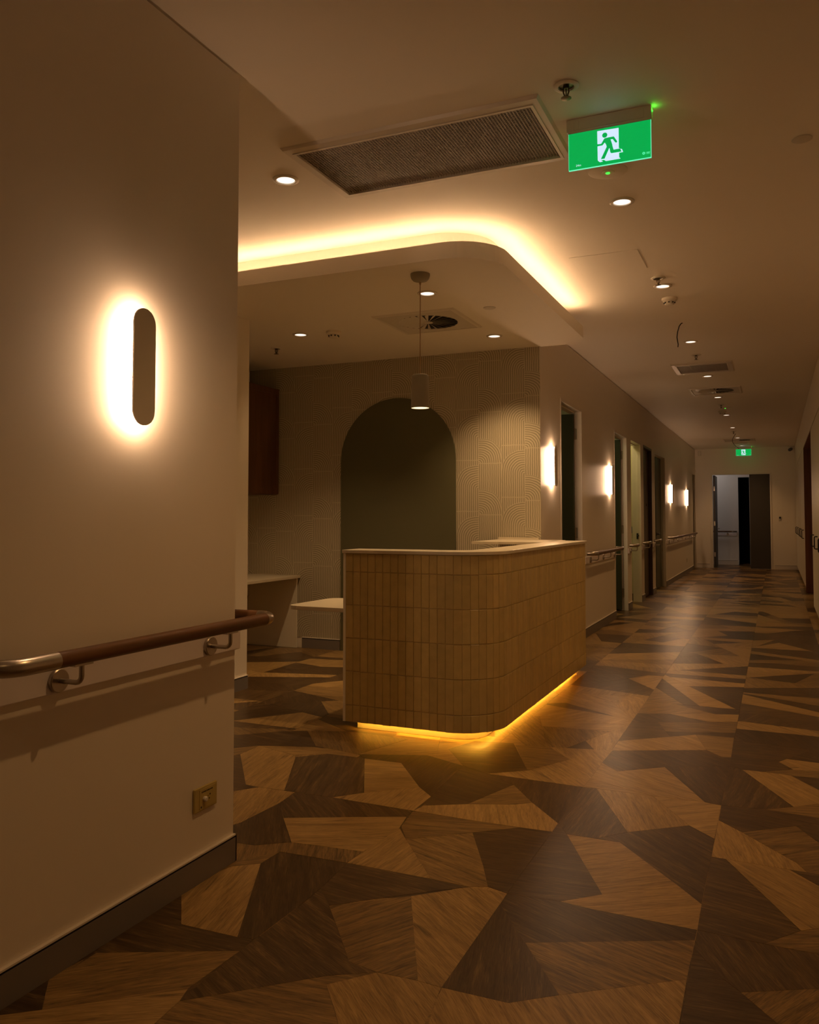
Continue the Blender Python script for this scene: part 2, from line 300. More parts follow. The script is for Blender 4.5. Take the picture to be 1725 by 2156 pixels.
TRACED = [
('L',-0.337,4.394,-0.412,4.675,-0.764,4.386,-0.766,4.191),
('M',-0.337,4.394,-0.259,4.296,-0.219,4.305,-0.223,4.696,-0.412,4.675),
('D',-0.769,3.969,-0.681,3.865,-0.491,4.019,-0.218,4.156,-0.219,4.305,-0.259,4.296,-0.337,4.394,-0.766,4.191),
('L',-0.770,3.706,-0.486,3.587,-0.284,3.595,-0.491,4.019,-0.681,3.865,-0.769,3.969),
('D',-0.284,3.595,-0.222,3.582,-0.218,4.156,-0.491,4.019),
('L',-0.776,3.584,-0.720,3.588,-0.485,3.584,-0.770,3.706),
('L',-0.518,3.144,-0.318,3.304,-0.485,3.584,-0.720,3.588),
('L',-0.318,3.304,-0.223,3.205,-0.222,3.582,-0.284,3.595,-0.485,3.584),
('D',-0.771,3.124,-0.717,3.033,-0.611,3.038,-0.518,3.144,-0.720,3.588,-0.776,3.584),
('D',-0.611,3.038,-0.527,3.033,-0.224,2.657,-0.222,3.033,-0.223,3.205,-0.318,3.304,-0.518,3.144),
('L',-0.507,2.601,-0.408,2.680,-0.292,2.746,-0.527,3.034,-0.717,3.033),
('L',-0.507,2.601,-0.613,2.503,-0.515,2.493,-0.222,2.488,-0.224,2.657,-0.292,2.746,-0.408,2.680),
('D',-0.775,2.489,-0.613,2.503,-0.507,2.601,-0.717,3.033,-0.771,3.124),
('D',-0.774,2.415,-0.643,2.226,-0.223,2.427,-0.222,2.488,-0.515,2.493,-0.613,2.503,-0.775,2.489),
('D',-0.771,1.935,-0.602,1.939,-0.499,2.021,-0.643,2.226,-0.774,2.415),
('M',-0.499,2.021,-0.224,2.217,-0.223,2.427,-0.643,2.226),
('L',-0.730,1.694,-0.218,1.920,-0.222,2.011,-0.224,2.217,-0.499,2.021,-0.602,1.939,-0.771,1.935),
('D',-0.218,4.156,-0.163,4.121,-0.078,4.124,0.051,4.216,-0.223,4.696),
('D',-0.222,3.582,-0.060,3.605,0.044,3.680,-0.163,4.121,-0.218,4.156),
('L',0.044,3.680,0.200,3.822,0.202,3.854,0.040,4.116,-0.078,4.124,-0.163,4.121),
('M',0.040,4.116,0.218,4.129,0.225,4.258,0.051,4.216,-0.078,4.124),
('D',0.202,3.854,0.218,4.129,0.040,4.116),
('M',0.186,3.580,0.200,3.822,0.044,3.680,-0.060,3.605),
('D',-0.221,3.405,-0.135,3.311,0.048,3.458,0.186,3.580,-0.060,3.605,-0.222,3.582),
('L',-0.222,3.034,-0.176,3.034,0.020,3.029,0.071,3.028,0.045,3.092,-0.135,3.311,-0.221,3.405),
('M',0.045,3.092,0.071,3.028,0.154,3.029,0.165,3.222,0.048,3.458,-0.135,3.311),
('D',0.165,3.222,0.186,3.580,0.048,3.458),
('D',-0.224,2.657,-0.222,2.488,-0.051,2.482,0.043,2.601,-0.176,3.034,-0.222,3.034),
('L',0.043,2.601,0.133,2.669,0.145,2.883,0.020,3.029,-0.176,3.034),
('D',0.145,2.883,0.154,3.029,0.020,3.029),
('M',0.122,2.482,0.133,2.669,0.043,2.601,-0.051,2.482),
('D',-0.223,2.384,-0.143,2.257,-0.099,2.210,0.113,2.325,0.122,2.482,-0.051,2.482,-0.222,2.488),
('D',-0.218,1.920,0.032,2.031,-0.005,2.095,-0.099,2.210,-0.143,2.257,-0.223,2.384),
('M',-0.005,2.095,0.032,2.031,0.098,2.060,0.113,2.325,-0.099,2.210),
('D',-1.441,4.086,-1.511,3.893,-1.351,3.663,-1.207,3.594,-1.057,3.714,-1.245,4.124),
('M',-1.055,3.715,-0.922,3.960,-1.061,4.129,-1.231,4.102),
('L',-0.922,3.960,-0.851,3.876,-0.770,3.706,-0.769,3.969,-0.761,4.197,-1.061,4.129),
('L',-0.776,3.584,-0.770,3.706,-0.851,3.876,-0.922,3.960,-1.055,3.715,-1.207,3.594),
('D',-1.324,3.210,-1.309,3.099,-1.155,3.186,-1.056,3.494,-1.207,3.594,-1.351,3.663),
('M',-0.979,3.258,-0.922,3.307,-1.056,3.494,-1.155,3.186),
('L',-1.068,3.025,-0.892,3.029,-0.772,3.036,-0.774,3.144,-0.922,3.307,-0.979,3.258,-1.155,3.186,-1.309,3.099,-1.325,3.028),
('D',-0.922,3.307,-0.771,3.124,-0.776,3.584,-1.207,3.594,-1.056,3.494),
('M',-1.300,2.859,-1.233,2.753,-1.036,2.909,-0.892,3.029,-1.068,3.025,-1.323,3.017),
('M',-1.027,2.489,-0.897,2.485,-0.844,2.509,-0.915,2.667,-1.036,2.909,-1.233,2.753),
('L',-1.323,2.594,-1.330,2.490,-1.027,2.489,-1.233,2.753,-1.297,2.839),
('D',-0.915,2.667,-0.844,2.509,-0.775,2.489,-0.772,3.036,-0.892,3.029,-1.036,2.909),
('D',-1.315,2.289,-1.235,2.199,-1.003,2.400,-0.896,2.484,-1.027,2.489,-1.330,2.490),
('M',-1.118,2.054,-1.035,1.949,-0.945,1.933,-0.836,1.939,-1.037,2.354,-1.235,2.199),
('L',-0.836,1.939,-0.771,1.935,-0.775,2.489,-0.896,2.484,-1.037,2.354),
('L',-0.964,1.745,-0.876,1.629,-0.740,1.690,-0.771,1.935,-0.836,1.939,-0.945,1.933,-1.036,1.832),
('M',-1.309,1.438,-0.876,1.629,-0.964,1.745,-1.036,1.832,-0.945,1.933,-1.053,1.868,-1.185,1.750,-1.321,1.629),
('D',-1.314,2.186,-1.325,1.878,-1.321,1.629,-1.053,1.868,-0.945,1.933,-1.035,1.949,-1.118,2.054,-1.235,2.199,-1.315,2.289),
('L',-2.112,3.027,-2.043,3.023,-1.920,3.030,-2.126,3.452,-2.156,3.491,-2.405,3.562,-2.405,3.398),
('L',-2.156,3.491,-2.020,3.577,-1.872,3.582,-1.881,3.630,-2.139,3.652,-2.405,3.562),
('D',-1.920,3.030,-1.866,3.028,-1.753,3.033,-1.691,3.035,-1.598,3.140,-1.819,3.579,-1.872,3.582,-2.020,3.577,-2.135,3.465),
('L',-1.598,3.140,-1.416,3.301,-1.629,3.584,-1.819,3.579),
('L',-1.691,3.035,-1.324,3.028,-1.324,3.210,-1.416,3.301,-1.598,3.140),
('D',-1.819,3.579,-1.629,3.584,-1.416,3.301,-1.324,3.210,-1.351,3.663,-1.567,3.751,-1.881,3.630),
('D',-1.853,2.894,-1.749,2.756,-1.322,2.961,-1.324,3.028,-1.691,3.035,-1.866,3.028),
('L',-1.594,2.565,-1.323,2.594,-1.295,2.819,-1.322,2.961,-1.749,2.756),
('M',-1.693,2.315,-1.585,2.478,-1.330,2.490,-1.323,2.594,-1.594,2.565,-1.697,2.487,-1.803,2.477),
('D',-1.803,2.477,-1.697,2.487,-1.594,2.565,-1.749,2.756,-1.853,2.894,-1.870,2.648,-1.891,2.597),
('L',-1.891,2.597,-1.870,2.648,-1.853,2.894,-1.866,3.028,-2.043,3.023,-2.123,2.914),
('D',-2.123,2.914,-2.043,3.023,-2.112,3.027,-2.405,3.398,-2.442,3.312),
('D',-1.591,2.368,-1.374,1.935,-1.325,1.943,-1.314,2.186,-1.315,2.289,-1.330,2.490,-1.585,2.478),
('M',-1.693,2.227,-1.664,2.311,-1.591,2.368,-1.585,2.478,-1.693,2.315),
('L',-1.562,1.930,-1.374,1.935,-1.591,2.368,-1.664,2.311,-1.693,2.227,-1.682,2.077),
('D',-1.694,1.921,-1.667,1.630,-1.667,1.716,-1.325,1.878,-1.325,1.943,-1.374,1.935,-1.562,1.930,-1.682,2.077),
('M',-1.689,1.582,-1.593,1.471,-1.336,1.679,-1.325,1.878,-1.667,1.716),
('D',-1.713,1.430,-1.681,1.404,-1.593,1.471,-1.689,1.582),
('L',-1.681,1.404,-1.577,1.319,-1.309,1.438,-1.321,1.629,-1.336,1.679,-1.593,1.471),
('D',-2.493,3.458,-2.407,3.562,-2.141,3.670,-2.339,3.917,-2.462,3.841,-2.667,3.655),
('M',-2.442,3.312,-2.405,3.398,-2.407,3.562,-2.515,3.448),
('M',-2.141,3.670,-1.881,3.630,-1.769,3.981,-2.124,3.991,-2.339,3.917)]
# ------------------------------------------------------------------ floor
floor = struct('floor', MB().box(-4.7, -4.2, -.06, 1.7, 23, -.0042), plain('floor_underlay', (.03, .02, .012), .8))
WL[floor.name] = Vector()
def clip(poly, a, b, c):
    """keep a*x+b*y+c >= 0"""
    out = []
    for i in range(len(poly)):
        p, q = poly[i], poly[(i + 1) % len(poly)]
        dp, dq = a * p[0] + b * p[1] + c, a * q[0] + b * q[1] + c
        if dp >= 0: out.append(p)
        if dp * dq < 0:
            t = dp / (dp - dq); out.append((p[0] + t * (q[0] - p[0]), p[1] + t * (q[1] - p[1])))
    return out
def area(p): return .5 * abs(sum(p[i][0] * p[(i + 1) % len(p)][1] - p[(i + 1) % len(p)][0] * p[i][1] for i in range(len(p))))
def centre(p): return (sum(q[0] for q in p) / len(p), sum(q[1] for q in p) / len(p))
pieces = []                                           # (polygon, tone, grain, top z)
rf = random.Random(11)
TONE = {'L': .70, 'M': .48, 'D': .18}
for t, *c in TRACED:
    q = [(c[i], c[i + 1]) for i in range(0, len(c), 2)]
    pieces.append((q, TONE[t] + rf.uniform(-.05, .05), rf.uniform(-1.2, 1.2) + (0 if t == 'M' else .5), 0.0, True))
seams = [1.6, .875, .3275, -.22, -.7675, -1.315, -1.8625, -2.41, -2.9575, -3.505, -4.05, -4.6]
for ci in range(len(seams) - 1):
    x1, x0 = seams[ci], seams[ci + 1]
    y = -4.0 + (ci * .37) % .9
    while y < 22.4:
        ln = 1.02; todo = [[(x0, y), (x1, y), (x1, y + ln), (x0, y + ln)]]; y += ln
        if x0 < -1.9 and (y < 2.3 or y > 7.6): continue
        if x1 > .9 and not 10.5 < y < 15 and y < 20: continue
        while len(todo) < 7:
            todo.sort(key=area); p = todo.pop(); cx, cy = centre(p)
            cx += rf.uniform(-.08, .08); cy += rf.uniform(-.08, .08)
            an = rf.choice((1, -1)) * rf.choice((rf.uniform(.05, .5), rf.uniform(.2, .8), rf.uniform(.9, 1.3)))
            nx, ny = -math.sin(an), math.cos(an); d = -(nx * cx + ny * cy)
            for q in (clip(p, nx, ny, d), clip(p, -nx, -ny, -d)):
                if len(q) > 2: todo.append(q)
        for q in todo:
            tn = rf.choice(('L', 'L', 'M', 'D', 'D'))
            pieces.append((q, TONE[tn] + rf.uniform(-.07, .07), rf.uniform(-1.5, 1.5), -.0006, False))
def shrink(q, k=.0006):
    cx, cy = centre(q); out = []
    for x, y in q:
        d = math.hypot(x - cx, y - cy) or 1; s = (d - k) / d; out.append((cx + (x - cx) * s, cy + (y - cy) * s))
    return out
def shows(pc):
    """rough size of the piece in the picture"""
    q = pc[0]; cx, cy = centre(q); d = math.hypot(cx, cy)
    a = math.degrees(math.atan2(-cx, cy)) - 23.9
    if cy < 1.2 or abs(a) > 29: return 0
    if cx < -1.75 and cy < 2.4 or cx < -1.6 and cy > 6.3 or cx > .42 and not 11 < cy < 14: return 0
    return area(q) * 1.15 / d ** 3 + (1 if pc[4] else 0)
pieces.sort(key=shows, reverse=True)
for i, (q, tn, gr, z, tr) in enumerate(pieces[:298]):
    obj('floor_plank', MB().prism(shrink(q), -.004, z + (i % 90) * 3e-6), MAT['floor'], floor, attrs=dict(tone=tn, grain=gr))
mb = MB(); tl, gl = [], []
for i, (q, tn, gr, z, tr) in enumerate(pieces[298:]):
    mb.prism(shrink(q), -.004, z + (i % 90) * 3e-6); k = len(q) + 2; tl += [tn] * k; gl += [gr] * k
o = obj('floor_planks_beyond', mb, MAT['floor'], floor, attrs=dict(tone=tl, grain=gl)); o['kind'] = 'stuff'

# ------------------------------------------------------------------ ceiling, bulkhead
struct('ceiling', MB().box(-4.7, -4.2, 2.7, 1.7, 23, 2.78), MAT['ceil'])
mb = MB()
mb.prism([(-4.43, 6.358), (-4.43, 4.71), (-3.287, 4.71), (-3.287, 3.978), (-1.31 - .28, 3.978)] + arc(-1.59, 4.258, .28, -90, 0, 14)[1:] +
         arc(-1.51, 6.176, .20, 0, 90, 10) + [(-1.688, 6.376), (-1.688, 6.358)], 2.5, 2.588)
mb.prism([(-4.43, 6.358), (-4.43, 4.71), (-3.287, 4.71), (-3.287, 4.138), (-1.71, 4.138)] + arc(-1.71, 4.418, .28, -90, 0, 14)[1:] + [(-1.43, 6.20), (-1.60, 6.358)], 2.588, 2.7)
struct('ceiling_bulkhead', mb, MAT['ceil'])
c = thing('cove_light', 'warm yellow light strip hidden on top of the rounded ceiling bulkhead', 'light strip', (-1.36, 4.03, 2.588))
pth = [(-3.28, 4.064), (-1.65, 4.064)] + arc(-1.65, 4.343, .279, -90, 0, 14)[1:] + [(-1.371, 6.02)]
def ribbon(mb, path, wd, z0, z1):
    P = [Vector((x, y, 0)) for x, y in path]; nn = []
    for i in range(len(P)):
        t = (P[min(i + 1, len(P) - 1)] - P[max(0, i - 1)]).normalized(); nn.append(Vector((-t.y, t.x, 0)) * wd / 2)
    a = [p + n for p, n in zip(P, nn)]; b = [p - n for p, n in zip(P, nn)]
    for i in range(len(P) - 1):
        mb.prism([(v.x, v.y) for v in (a[i], b[i], b[i + 1], a[i + 1])], z0, z1)
    return mb
obj('led_strip', ribbon(MB(), pth, .010, 2.5885, 2.5985), MAT['cove'], c)
ins = [(-3.28, 4.0702), (-1.65, 4.0702)] + arc(-1.65, 4.343, .2728, -90, 0, 14)[1:] + [(-1.3772, 6.02)]
obj('riser_light_block', ribbon(MB(), ins, .0016, 2.5885, 2.6000), MAT['steel'], c)  # unseen strip added to keep the led's light off the riser

# ------------------------------------------------------------------ walls
DOORS = [(7.03, 7.895, 2.185), (9.61, 10.485, 2.16), (10.76, 11.623, 2.165), (11.88, 12.713, 2.16), (13.02, 14.33, 2.157), (19.265, 19.97, 2.125)]
XL, TOP = -1.69, 2.69
mb = MB(); ys = 6.362
for a, b, zt in DOORS:
    mb.box(XL - .1, ys, 0, XL, a, TOP); mb.box(XL - .1, a, zt, XL, b, TOP); ys = b
mb.box(XL - .1, ys, 0, XL, 20.1, TOP); mb.box(XL - .1, 6.37, TOP, XL - .012, 20.1, 2.7)
struct('wall_left', mb, MAT['wall'])
mb = MB()
mb.box(XL - .1, -4.1, 0, XL, 2.35, TOP); mb.box(-3.387, 2.25, 0, XL - .1, 2.35, TOP)
mb.box(XL - .1, -4.1, TOP, XL - .012, 2.338, 2.7); mb.box(-3.387, 2.25, TOP, XL - .02, 2.338, 2.7)
struct('wall_left_near', mb, MAT['wall'])
struct('wall_alcove', MB().box(-3.387, 2.35, 0, -3.287, 4.71, 2.7).box(-4.53, 4.61, 0, -3.387, 4.71, 2.7).box(-4.53, 4.71, 0, -4.43, 6.46, 2.7), MAT['wall'])
struct('wall_alcove_back', MB().box(-4.43, 6.362, 0, XL - .1, 6.46, 2.7), MAT['wall'])
struct('wall_alcove_paper', MB().box(-4.43, 6.358, .09, XL, 6.362, 2.5), MAT['paper'])
struct('wall_right', MB().box(.39, -4.1, 0, .49, 7.3, TOP).box(.402, -4.1, TOP, .49, 7.3, 2.7).box(.39, 7.3, 2.215, .95, 20, TOP).box(.402, 7.3, TOP, .95, 20, 2.7)
       .box(.95, 7.2, 0, 1.05, 20, 2.7).box(.49, 7.2, 0, .95, 7.3, 2.7), MAT['wall'])
struct('wall_end', MB().box(XL, 20, 0, -1.355, 20.1, 2.7).box(-1.355, 20, 2.135, -.095, 20.1, 2.7).box(-.095, 20, 0, 1.05, 20.1, 2.7), MAT['wall'])
struct('wall_lobby', MB().box(-3.1, 21.5, 0, -.838, 21.6, 2.7).box(-.838, 21.5, 2.106, -.59, 21.6, 2.7).box(-.59, 21.5, 0, 1.6, 21.6, 2.7)
       .box(-3.2, 20.1, 0, -3.1, 21.6, 2.7).box(1.6, 20.1, 0, 1.7, 21.6, 2.7).box(-3.2, 20, 0, XL - .1, 20.1, 2.7), MAT['lobby'])
struct('wall_lobby_dark_room', MB().box(-1.2, 22.8, 0, 0, 22.9, 2.7).box(-1.25, 21.6, 0, -1.2, 22.9, 2.7).box(0, 21.6, 0, .05, 22.9, 2.7), MAT['recess_shade'])  # walls coloured near black for the darkness inside the doorway
struct('wall_behind', MB().box(-1.79, -4.2, 0, .49, -4.1, 2.7), MAT['wall'])
struct('wall_rooms', MB().box(-4.6, 6.46, 0, -4.5, 20, 2.7).box(-4.5, 8.7, 0, XL - .1, 8.78, 2.7).box(-4.5, 10.58, 0, XL - .1, 10.66, 2.7)
       .box(-4.5, 11.72, 0, XL - .1, 11.8, 2.7).box(-4.5, 14.5, 0, XL - .1, 14.58, 2.7), MAT['room'])
struct('baseboard_room', MB().box(-1.80, 11.708, .002, -4.49, 11.72, .10), MAT['green_leaf'])

# ------------------------------------------------------------------ baseboards
def baseboard(name, x0, y0, x1, y1, nx, ny, h=.079, mat='skirt'):
    """skirting along a wall face from (x0,y0) to (x1,y1); (nx,ny) points into the room"""
    t = .011; o = struct(name, MB().box(x0, y0, 0, x1 + nx * t, y1 + ny * t, h) if nx else MB().box(x0, y0, 0, x1, y1 + ny * t, h), MAT[mat])
    WL[o.name] = Vector()
    k = t * .75
    obj('shadow_strip', MB().box(x0, y0, h, x1 + nx * k, y1 + ny * k, h + .007), MAT['black'], o)
    obj('cap_strip', MB().box(x0, y0, h + .007, x1 + nx * t * 1.1, y1 + ny * t * 1.1, h + .012), MAT['cap'], o)
    return o
o = baseboard('baseboard_left', XL, -4.0, XL, 2.35, 1, 0)
obj('end_strip', MB().box(XL, 2.35, .001, XL + .012, 2.3545, .088), MAT['black'], o)
baseboard('baseboard_alcove', -3.287, 2.36, -3.287, 4.71, 1, 0)
baseboard('baseboard_alcove', -3.85, 6.358, -3.47, 6.358, 0, -1, .082)
baseboard('baseboard_alcove', -2.39, 6.358, -1.69, 6.358, 0, -1, .082)
for a, b in ((6.37, 7.03), (7.895, 9.61), (10.485, 10.76), (11.623, 11.88), (12.713, 13.02), (14.33, 19.265)):
    baseboard('baseboard_left', XL, a + .001, XL, b - .001, 1, 0)
baseboard('baseboard_end', XL + .012, 20, -1.40, 20, 0, -1, mat='cap'); baseboard('baseboard_end', -.05, 20, .39, 20, 0, -1, mat='cap')  # paler colour puts the skirting's reflected light into its paint
baseboard('baseboard_lobby', -3.0, 21.5, -.87, 21.5, 0, -1, .095, 'cap')  # reflection painted in here too by the pale skirting colour
baseboard('baseboard_right', .39, -4, .39, 7.3, -1, 0)

# ------------------------------------------------------------------ doors
def doorway(n, y0, y1, zt, mat='frame'):
    d = holder('door_%d' % n, (XL, (y0 + y1) / 2, 0)); m = MB(); t = .03
    m.box(XL - .115, y0, 0, XL + .0015, y0 + t, zt)
    m.box(XL - .042, y1 - t, 0, XL + .003, y1, zt); m.box(XL - .115, y1 - .012, 0, XL - .042, y1, zt)
    m.box(XL - .115, y0 + t, zt - t, XL + .002, y1 - t, zt); m.box(XL - .115, y0 + t, zt - t - .012, XL - .062, y1 - t, zt - t)
    obj('door_frame', m, MAT[mat], d)
    return d
def hinges(par, x, y, zs):
    for z in zs:
        obj('hinge', MB().box(x - .012, y - .006, z - .05, x + .03, y + .002, z + .05).tube([(x, y - .008, z - .052), (x, y - .008, z + .052)], .008, 8), MAT['steel'], par)
def lever(par, mat, x, y, z, ax):
    """lever handle with a round rose; ax = (dx,dy) out of the leaf"""
    dx, dy = ax; m = MB()
    m.tube([(x, y, z), (x + dx * .008, y + dy * .008, z)], .026, 14)
    m.tube([(x + dx * .006, y + dy * .006, z), (x + dx * .05, y + dy * .05, z), (x + dx * .05 + dy * .11, y + dy * .05 - dx * .11, z)], .009, 8)
    m.tube([(x, y, z - .09), (x + dx * .006, y + dy * .006, z - .09)], .022, 12)
    return obj('door_handle', m, mat, par, smooth=True)
ds = [doorway(i + 1, *d, mat='brown_leaf' if i == 3 else 'frame') for i, d in enumerate(DOORS)]
for i in (0, 1):                                       # doors 1 and 2 stand open into their rooms
    y1 = DOORS[i][1]; zt = DOORS[i][2]; lf = obj('door_leaf', MB().box(XL - .070, y1 - .057, .012, XL - .95, y1 - .017, zt - .05), MAT['green_leaf'], ds[i], bevel=.002)
    hinges(lf, XL - .064, y1 - .020, (.22, 1.0, zt - .24)); lever(lf, MAT['dark'], XL - .88, y1 - .057, .86, (0, -1))
lf = obj('door_leaf', MB().box(XL - .13, 10.80, .012, XL - .92, 10.84, 2.11), MAT['room'], ds[2], bevel=.002)      # door 3 folded back into a lit room
obj('strike_plate', MB().box(XL - .058, 11.585, .85, XL - .034, 11.592, .93), MAT['dark'], ds[2]); obj('latch', MB().tube([(XL - .046, 11.585, .90), (XL - .046, 11.555, .90), (XL - .022, 11.55, .90)], .010, 8), MAT['dark'], ds[2])
obj('room_sign', MB().box(XL - .135, 11.70, .93, XL - .20, 11.707, 1.02), MAT['blue'], ds[2])
lf = obj('door_leaf', MB().box(XL - .085, 11.912, .008, XL - .045, 12.681, 2.128), MAT['brown_leaf'], ds[3], bevel=.002)
obj('peephole', MB().tube([(XL - .046, 12.45, 1.33), (XL - .040, 12.45, 1.33)], .020, 12), MAT['dark'], lf)
lf = obj('door_leaf', MB().box(XL - .105, 13.645, .008, XL - .065, 14.298, 2.125), MAT['green_leaf'], ds[4], bevel=.002)      # wide leaf shut, half leaf folded into the room
lever(lf, MAT['dark'], XL - .066, 13.70, .88, (1, 0))
obj('half_leaf', MB().box(XL - .118, 13.054, .008, XL - .66, 13.094, 2.125), MAT['green_leaf'], ds[4], bevel=.002)
lf = obj('door_leaf', MB().box(XL - .10, 19.298, .008, XL - .06, 19.938, 2.09), MAT['green_leaf'], ds[5], bevel=.002); lever(lf, MAT['steel'], XL - .06, 19.40, .9, (1, 0))
# the double door at the corridor's end: right leaf shut, left leaf folded back
d7 = holder('door_7', (-.72, 20, 0)); m = MB()
for a, b in ((-1.355, -1.325), (-.125, -.095)): m.box(a, 19.985, 0, b, 20.11, 2.135)
m.box(-1.325, 19.985, 2.105, -.125, 20.11, 2.135); obj('door_frame', m, MAT['frame'], d7)
lf = obj('door_leaf', MB().box(-.545, 20.01, .008, -.127, 20.05, 2.103), MAT['dark_leaf'], d7, bevel=.002)
lf = obj('door_leaf', MB().box(-1.318, 20.12, .008, -1.278, 20.92, 2.10), MAT['dark_leaf'], d7, bevel=.002); lever(lf, MAT['steel'], -1.278, 20.8, .88, (1, 0))
hinges(lf, -1.31, 20.12, (.3, 1.0, 1.8))
d8 = holder('door_8', (-.71, 21.5, 0)); m = MB()
for a, b in ((-.868, -.838), (-.59, -.56)): m.box(a, 21.488, 0, b, 21.6, 2.136)
m.box(-.838, 21.488, 2.106, -.59, 21.6, 2.136); obj('door_frame', m, MAT['lobby'], d8)
# timber-lined opening in the right wall
m = MB().box(.392, 14.0, 0, .95, 14.03, 2.213).box(.93, 11.16, 0, .949, 14.0, 2.213)
d9 = holder('door_9', (.6, 12.6, 0)); obj('timber_lining', m, MAT['red_timber'], d9); obj('timber_head', MB().box(.392, 11.13, 2.198, .93, 14.0, 2.214), MAT['red_timber'], d9)
# ------------------------------------------------------------------ downlights
def downlight(x, y, zc, label, w, c, group):
    t = thing('downlight', label, 'downlight', (x, y, zc), group)
    obj('trim_ring', MB().lathe([(.060, 0), (.060, -.004), (.056, -.0065), (.043, -.0065), (.041, -.001)], 28, (x, y, zc), caps=False), MAT['plastic'], t, smooth=True)
    obj('lens', MB().lathe([(.0405, -.0022), (.0405, -.0012)], 24, (x, y, zc)), MAT['lens'], t)
    lamp('downlight_lamp', 'SPOT', (x, y, zc - .012), w, c, t, spot_size=R(104), spot_blend=.75, shadow_soft_size=.035)
    return t
GD = 'recessed downlights in a row along the corridor ceiling'
names = ['recessed downlight just beyond the illuminated exit sign', 'recessed downlight between a sprinkler and a smoke detector on the corridor ceiling',
         'recessed downlight beside the nearer loose hanging cable', 'recessed downlight between the corridor return air grille and the swirl diffuser',
         'recessed downlight just beyond the corridor swirl diffuser', 'recessed downlight sixth along the corridor row, past the green indicator light',
         'recessed downlight seventh along the corridor row', 'recessed downlight beside the farther loose hanging cable', 'recessed downlight last in the row, above the far exit sign']
for (x, y), n in zip([(-.668, 4.085), (-.672, 5.71), (-.668, 7.64), (-.668, 9.594), (-.668, 11.35), (-.67, 13.4), (-.67, 15.33), (-.67, 17.36), (-.665, 19.30)], names):
    downlight(x, y, 2.7, n, DOWN_W, DOWN_C, GD)
downlight(-2.034, 3.191, 2.7, 'recessed downlight on the ceiling left of the large return air grille', ALC_W * .12, ALC_C, 'downlights around the reception alcove')
downlight(-3.193, 5.223, 2.5, 'recessed downlight at the left of the alcove soffit beside a smoke detector', ALC_W * .8, ALC_C, 'downlights around the reception alcove')
downlight(-1.901, 4.558, 2.5, 'recessed downlight just behind the pendant cord in the alcove soffit', ALC_W * .7, ALC_C, 'downlights around the reception alcove')
downlight(-1.899, 5.848, 2.5, 'recessed downlight close to the wallpapered wall in the alcove soffit', ALC_W, ALC_C, 'downlights around the reception alcove')
for y in (2.17, .2, -1.8):                             # the same row runs on over and behind the camera
    lamp('downlight_lamp', 'SPOT', (-.62, y, 2.69), DOWN_W * (1.05 if y > 1 else .2), DOWN_C, None, spot_size=R(104), spot_blend=.75, shadow_soft_size=.02)

# ------------------------------------------------------------------ wall lights
def stadium(w_, h_, n=12):
    r = w_ / 2; k = h_ / 2 - r
    return arc(0, k, r, 0, 180, n) + arc(0, -k, r, 180, 360, n)
def sconce(y, z, label):
    t = thing('wall_light', label, 'wall light', (XL, y, z), 'capsule wall lights along the corridor')
    at = lambda d: (lambda u, v, w_: (XL + w_, y + u, z + v))
    obj('diffuser', MB().prism(stadium(.064, .31), .0005, .0365, at(0)), MAT['sconce'], t)
    obj('faceplate', MB().prism(stadium(.089, .337), .0365, .0430, at(0)), MAT['plate'], t, bevel=.0012)
    return t
sconce(1.8485, 1.583, 'large capsule wall light glowing around its faceplate on the nearest left wall')
for y, z, n in ((6.70, 1.572, 'capsule wall light between the wallpapered wall and the first doorway'), (9.29, 1.560, 'capsule wall light just before the second doorway'),
             (15.08, 1.555, 'capsule wall light past the last near doorway, nearer of the far pair'), (17.86, 1.545, 'capsule wall light farthest down the corridor, near the end wall')):
    sconce(y, z, n)

# ------------------------------------------------------------------ handrails and guard boards
def bracket(par, y, zr, d=.095, x=XL):
    b = obj('bracket', MB().tube([(x + .014, y, zr - .068), (x + d - .018, y, zr - .068)] + [(x + d - .018 + .018 * math.sin(a), y, zr - .068 + .018 * (1 - math.cos(a))) for a in (.4, .8, 1.2, 1.57)] + [(x + d, y, zr - .021)], .0066, 10), MAT['steel'], par, smooth=True)
    obj('rosette', MB().lathe([(.030, .0), (.030, .009), (.028, .011)], 28, (x + .0135, y, zr - .068), 'x'), MAT['steel'], b, smooth=True)
    obj('saddle', MB().box(x + d - .009, y - .03, zr - .0235, x + d + .009, y + .03, zr - .0175), MAT['steel'], b)
def guard(name, y0, y1, zr, label, x=XL):
    o = obj(name, MB().box(x + .0005, y0, zr - .101, x + .013, y1, zr - .032), MAT['board'], bevel=.003)
    return tag(o, label, 'guard rail', 'pale guard boards on the walls')
# near rail: return bend at the near end, elbow around the wall corner at the far end
ZR, D = .8065, .095; XR = XL + D
t = thing('handrail', 'stained timber handrail with brushed steel elbows on the nearest left wall', 'handrail', (XR, 1.95, ZR))
obj('timber_rail', MB().tube([(XR, 1.497, ZR), (XR, 2.385, ZR)], .0205, 20), MAT['rail'], t, smooth=True)
el = [(XR, 1.4975, ZR), (XR, 1.415, ZR)] + [(XR - .07 + .07 * math.cos(R(a)), 1.415 - .07 * math.sin(R(a)), ZR) for a in range(10, 91, 10)] + [(XL + .001, 1.345, ZR)]
obj('steel_return', MB().tube(el, .0212, 20), MAT['steel'], t, smooth=True)
el = [(XR, 2.3845, ZR)] + [(XR - .055 + .055 * math.cos(R(a)), 2.39 + .055 * math.sin(R(a)), ZR) for a in range(0, 91, 10)] + [(XR - .062, 2.445, ZR)]
obj('steel_elbow', MB().tube(el, .0212, 20), MAT['steel'], t, smooth=True)
obj('timber_rail', MB().tube([(XR - .0615, 2.445, ZR), (-3.2, 2.445, ZR)], .0205, 16), MAT['rail'], t, smooth=True)
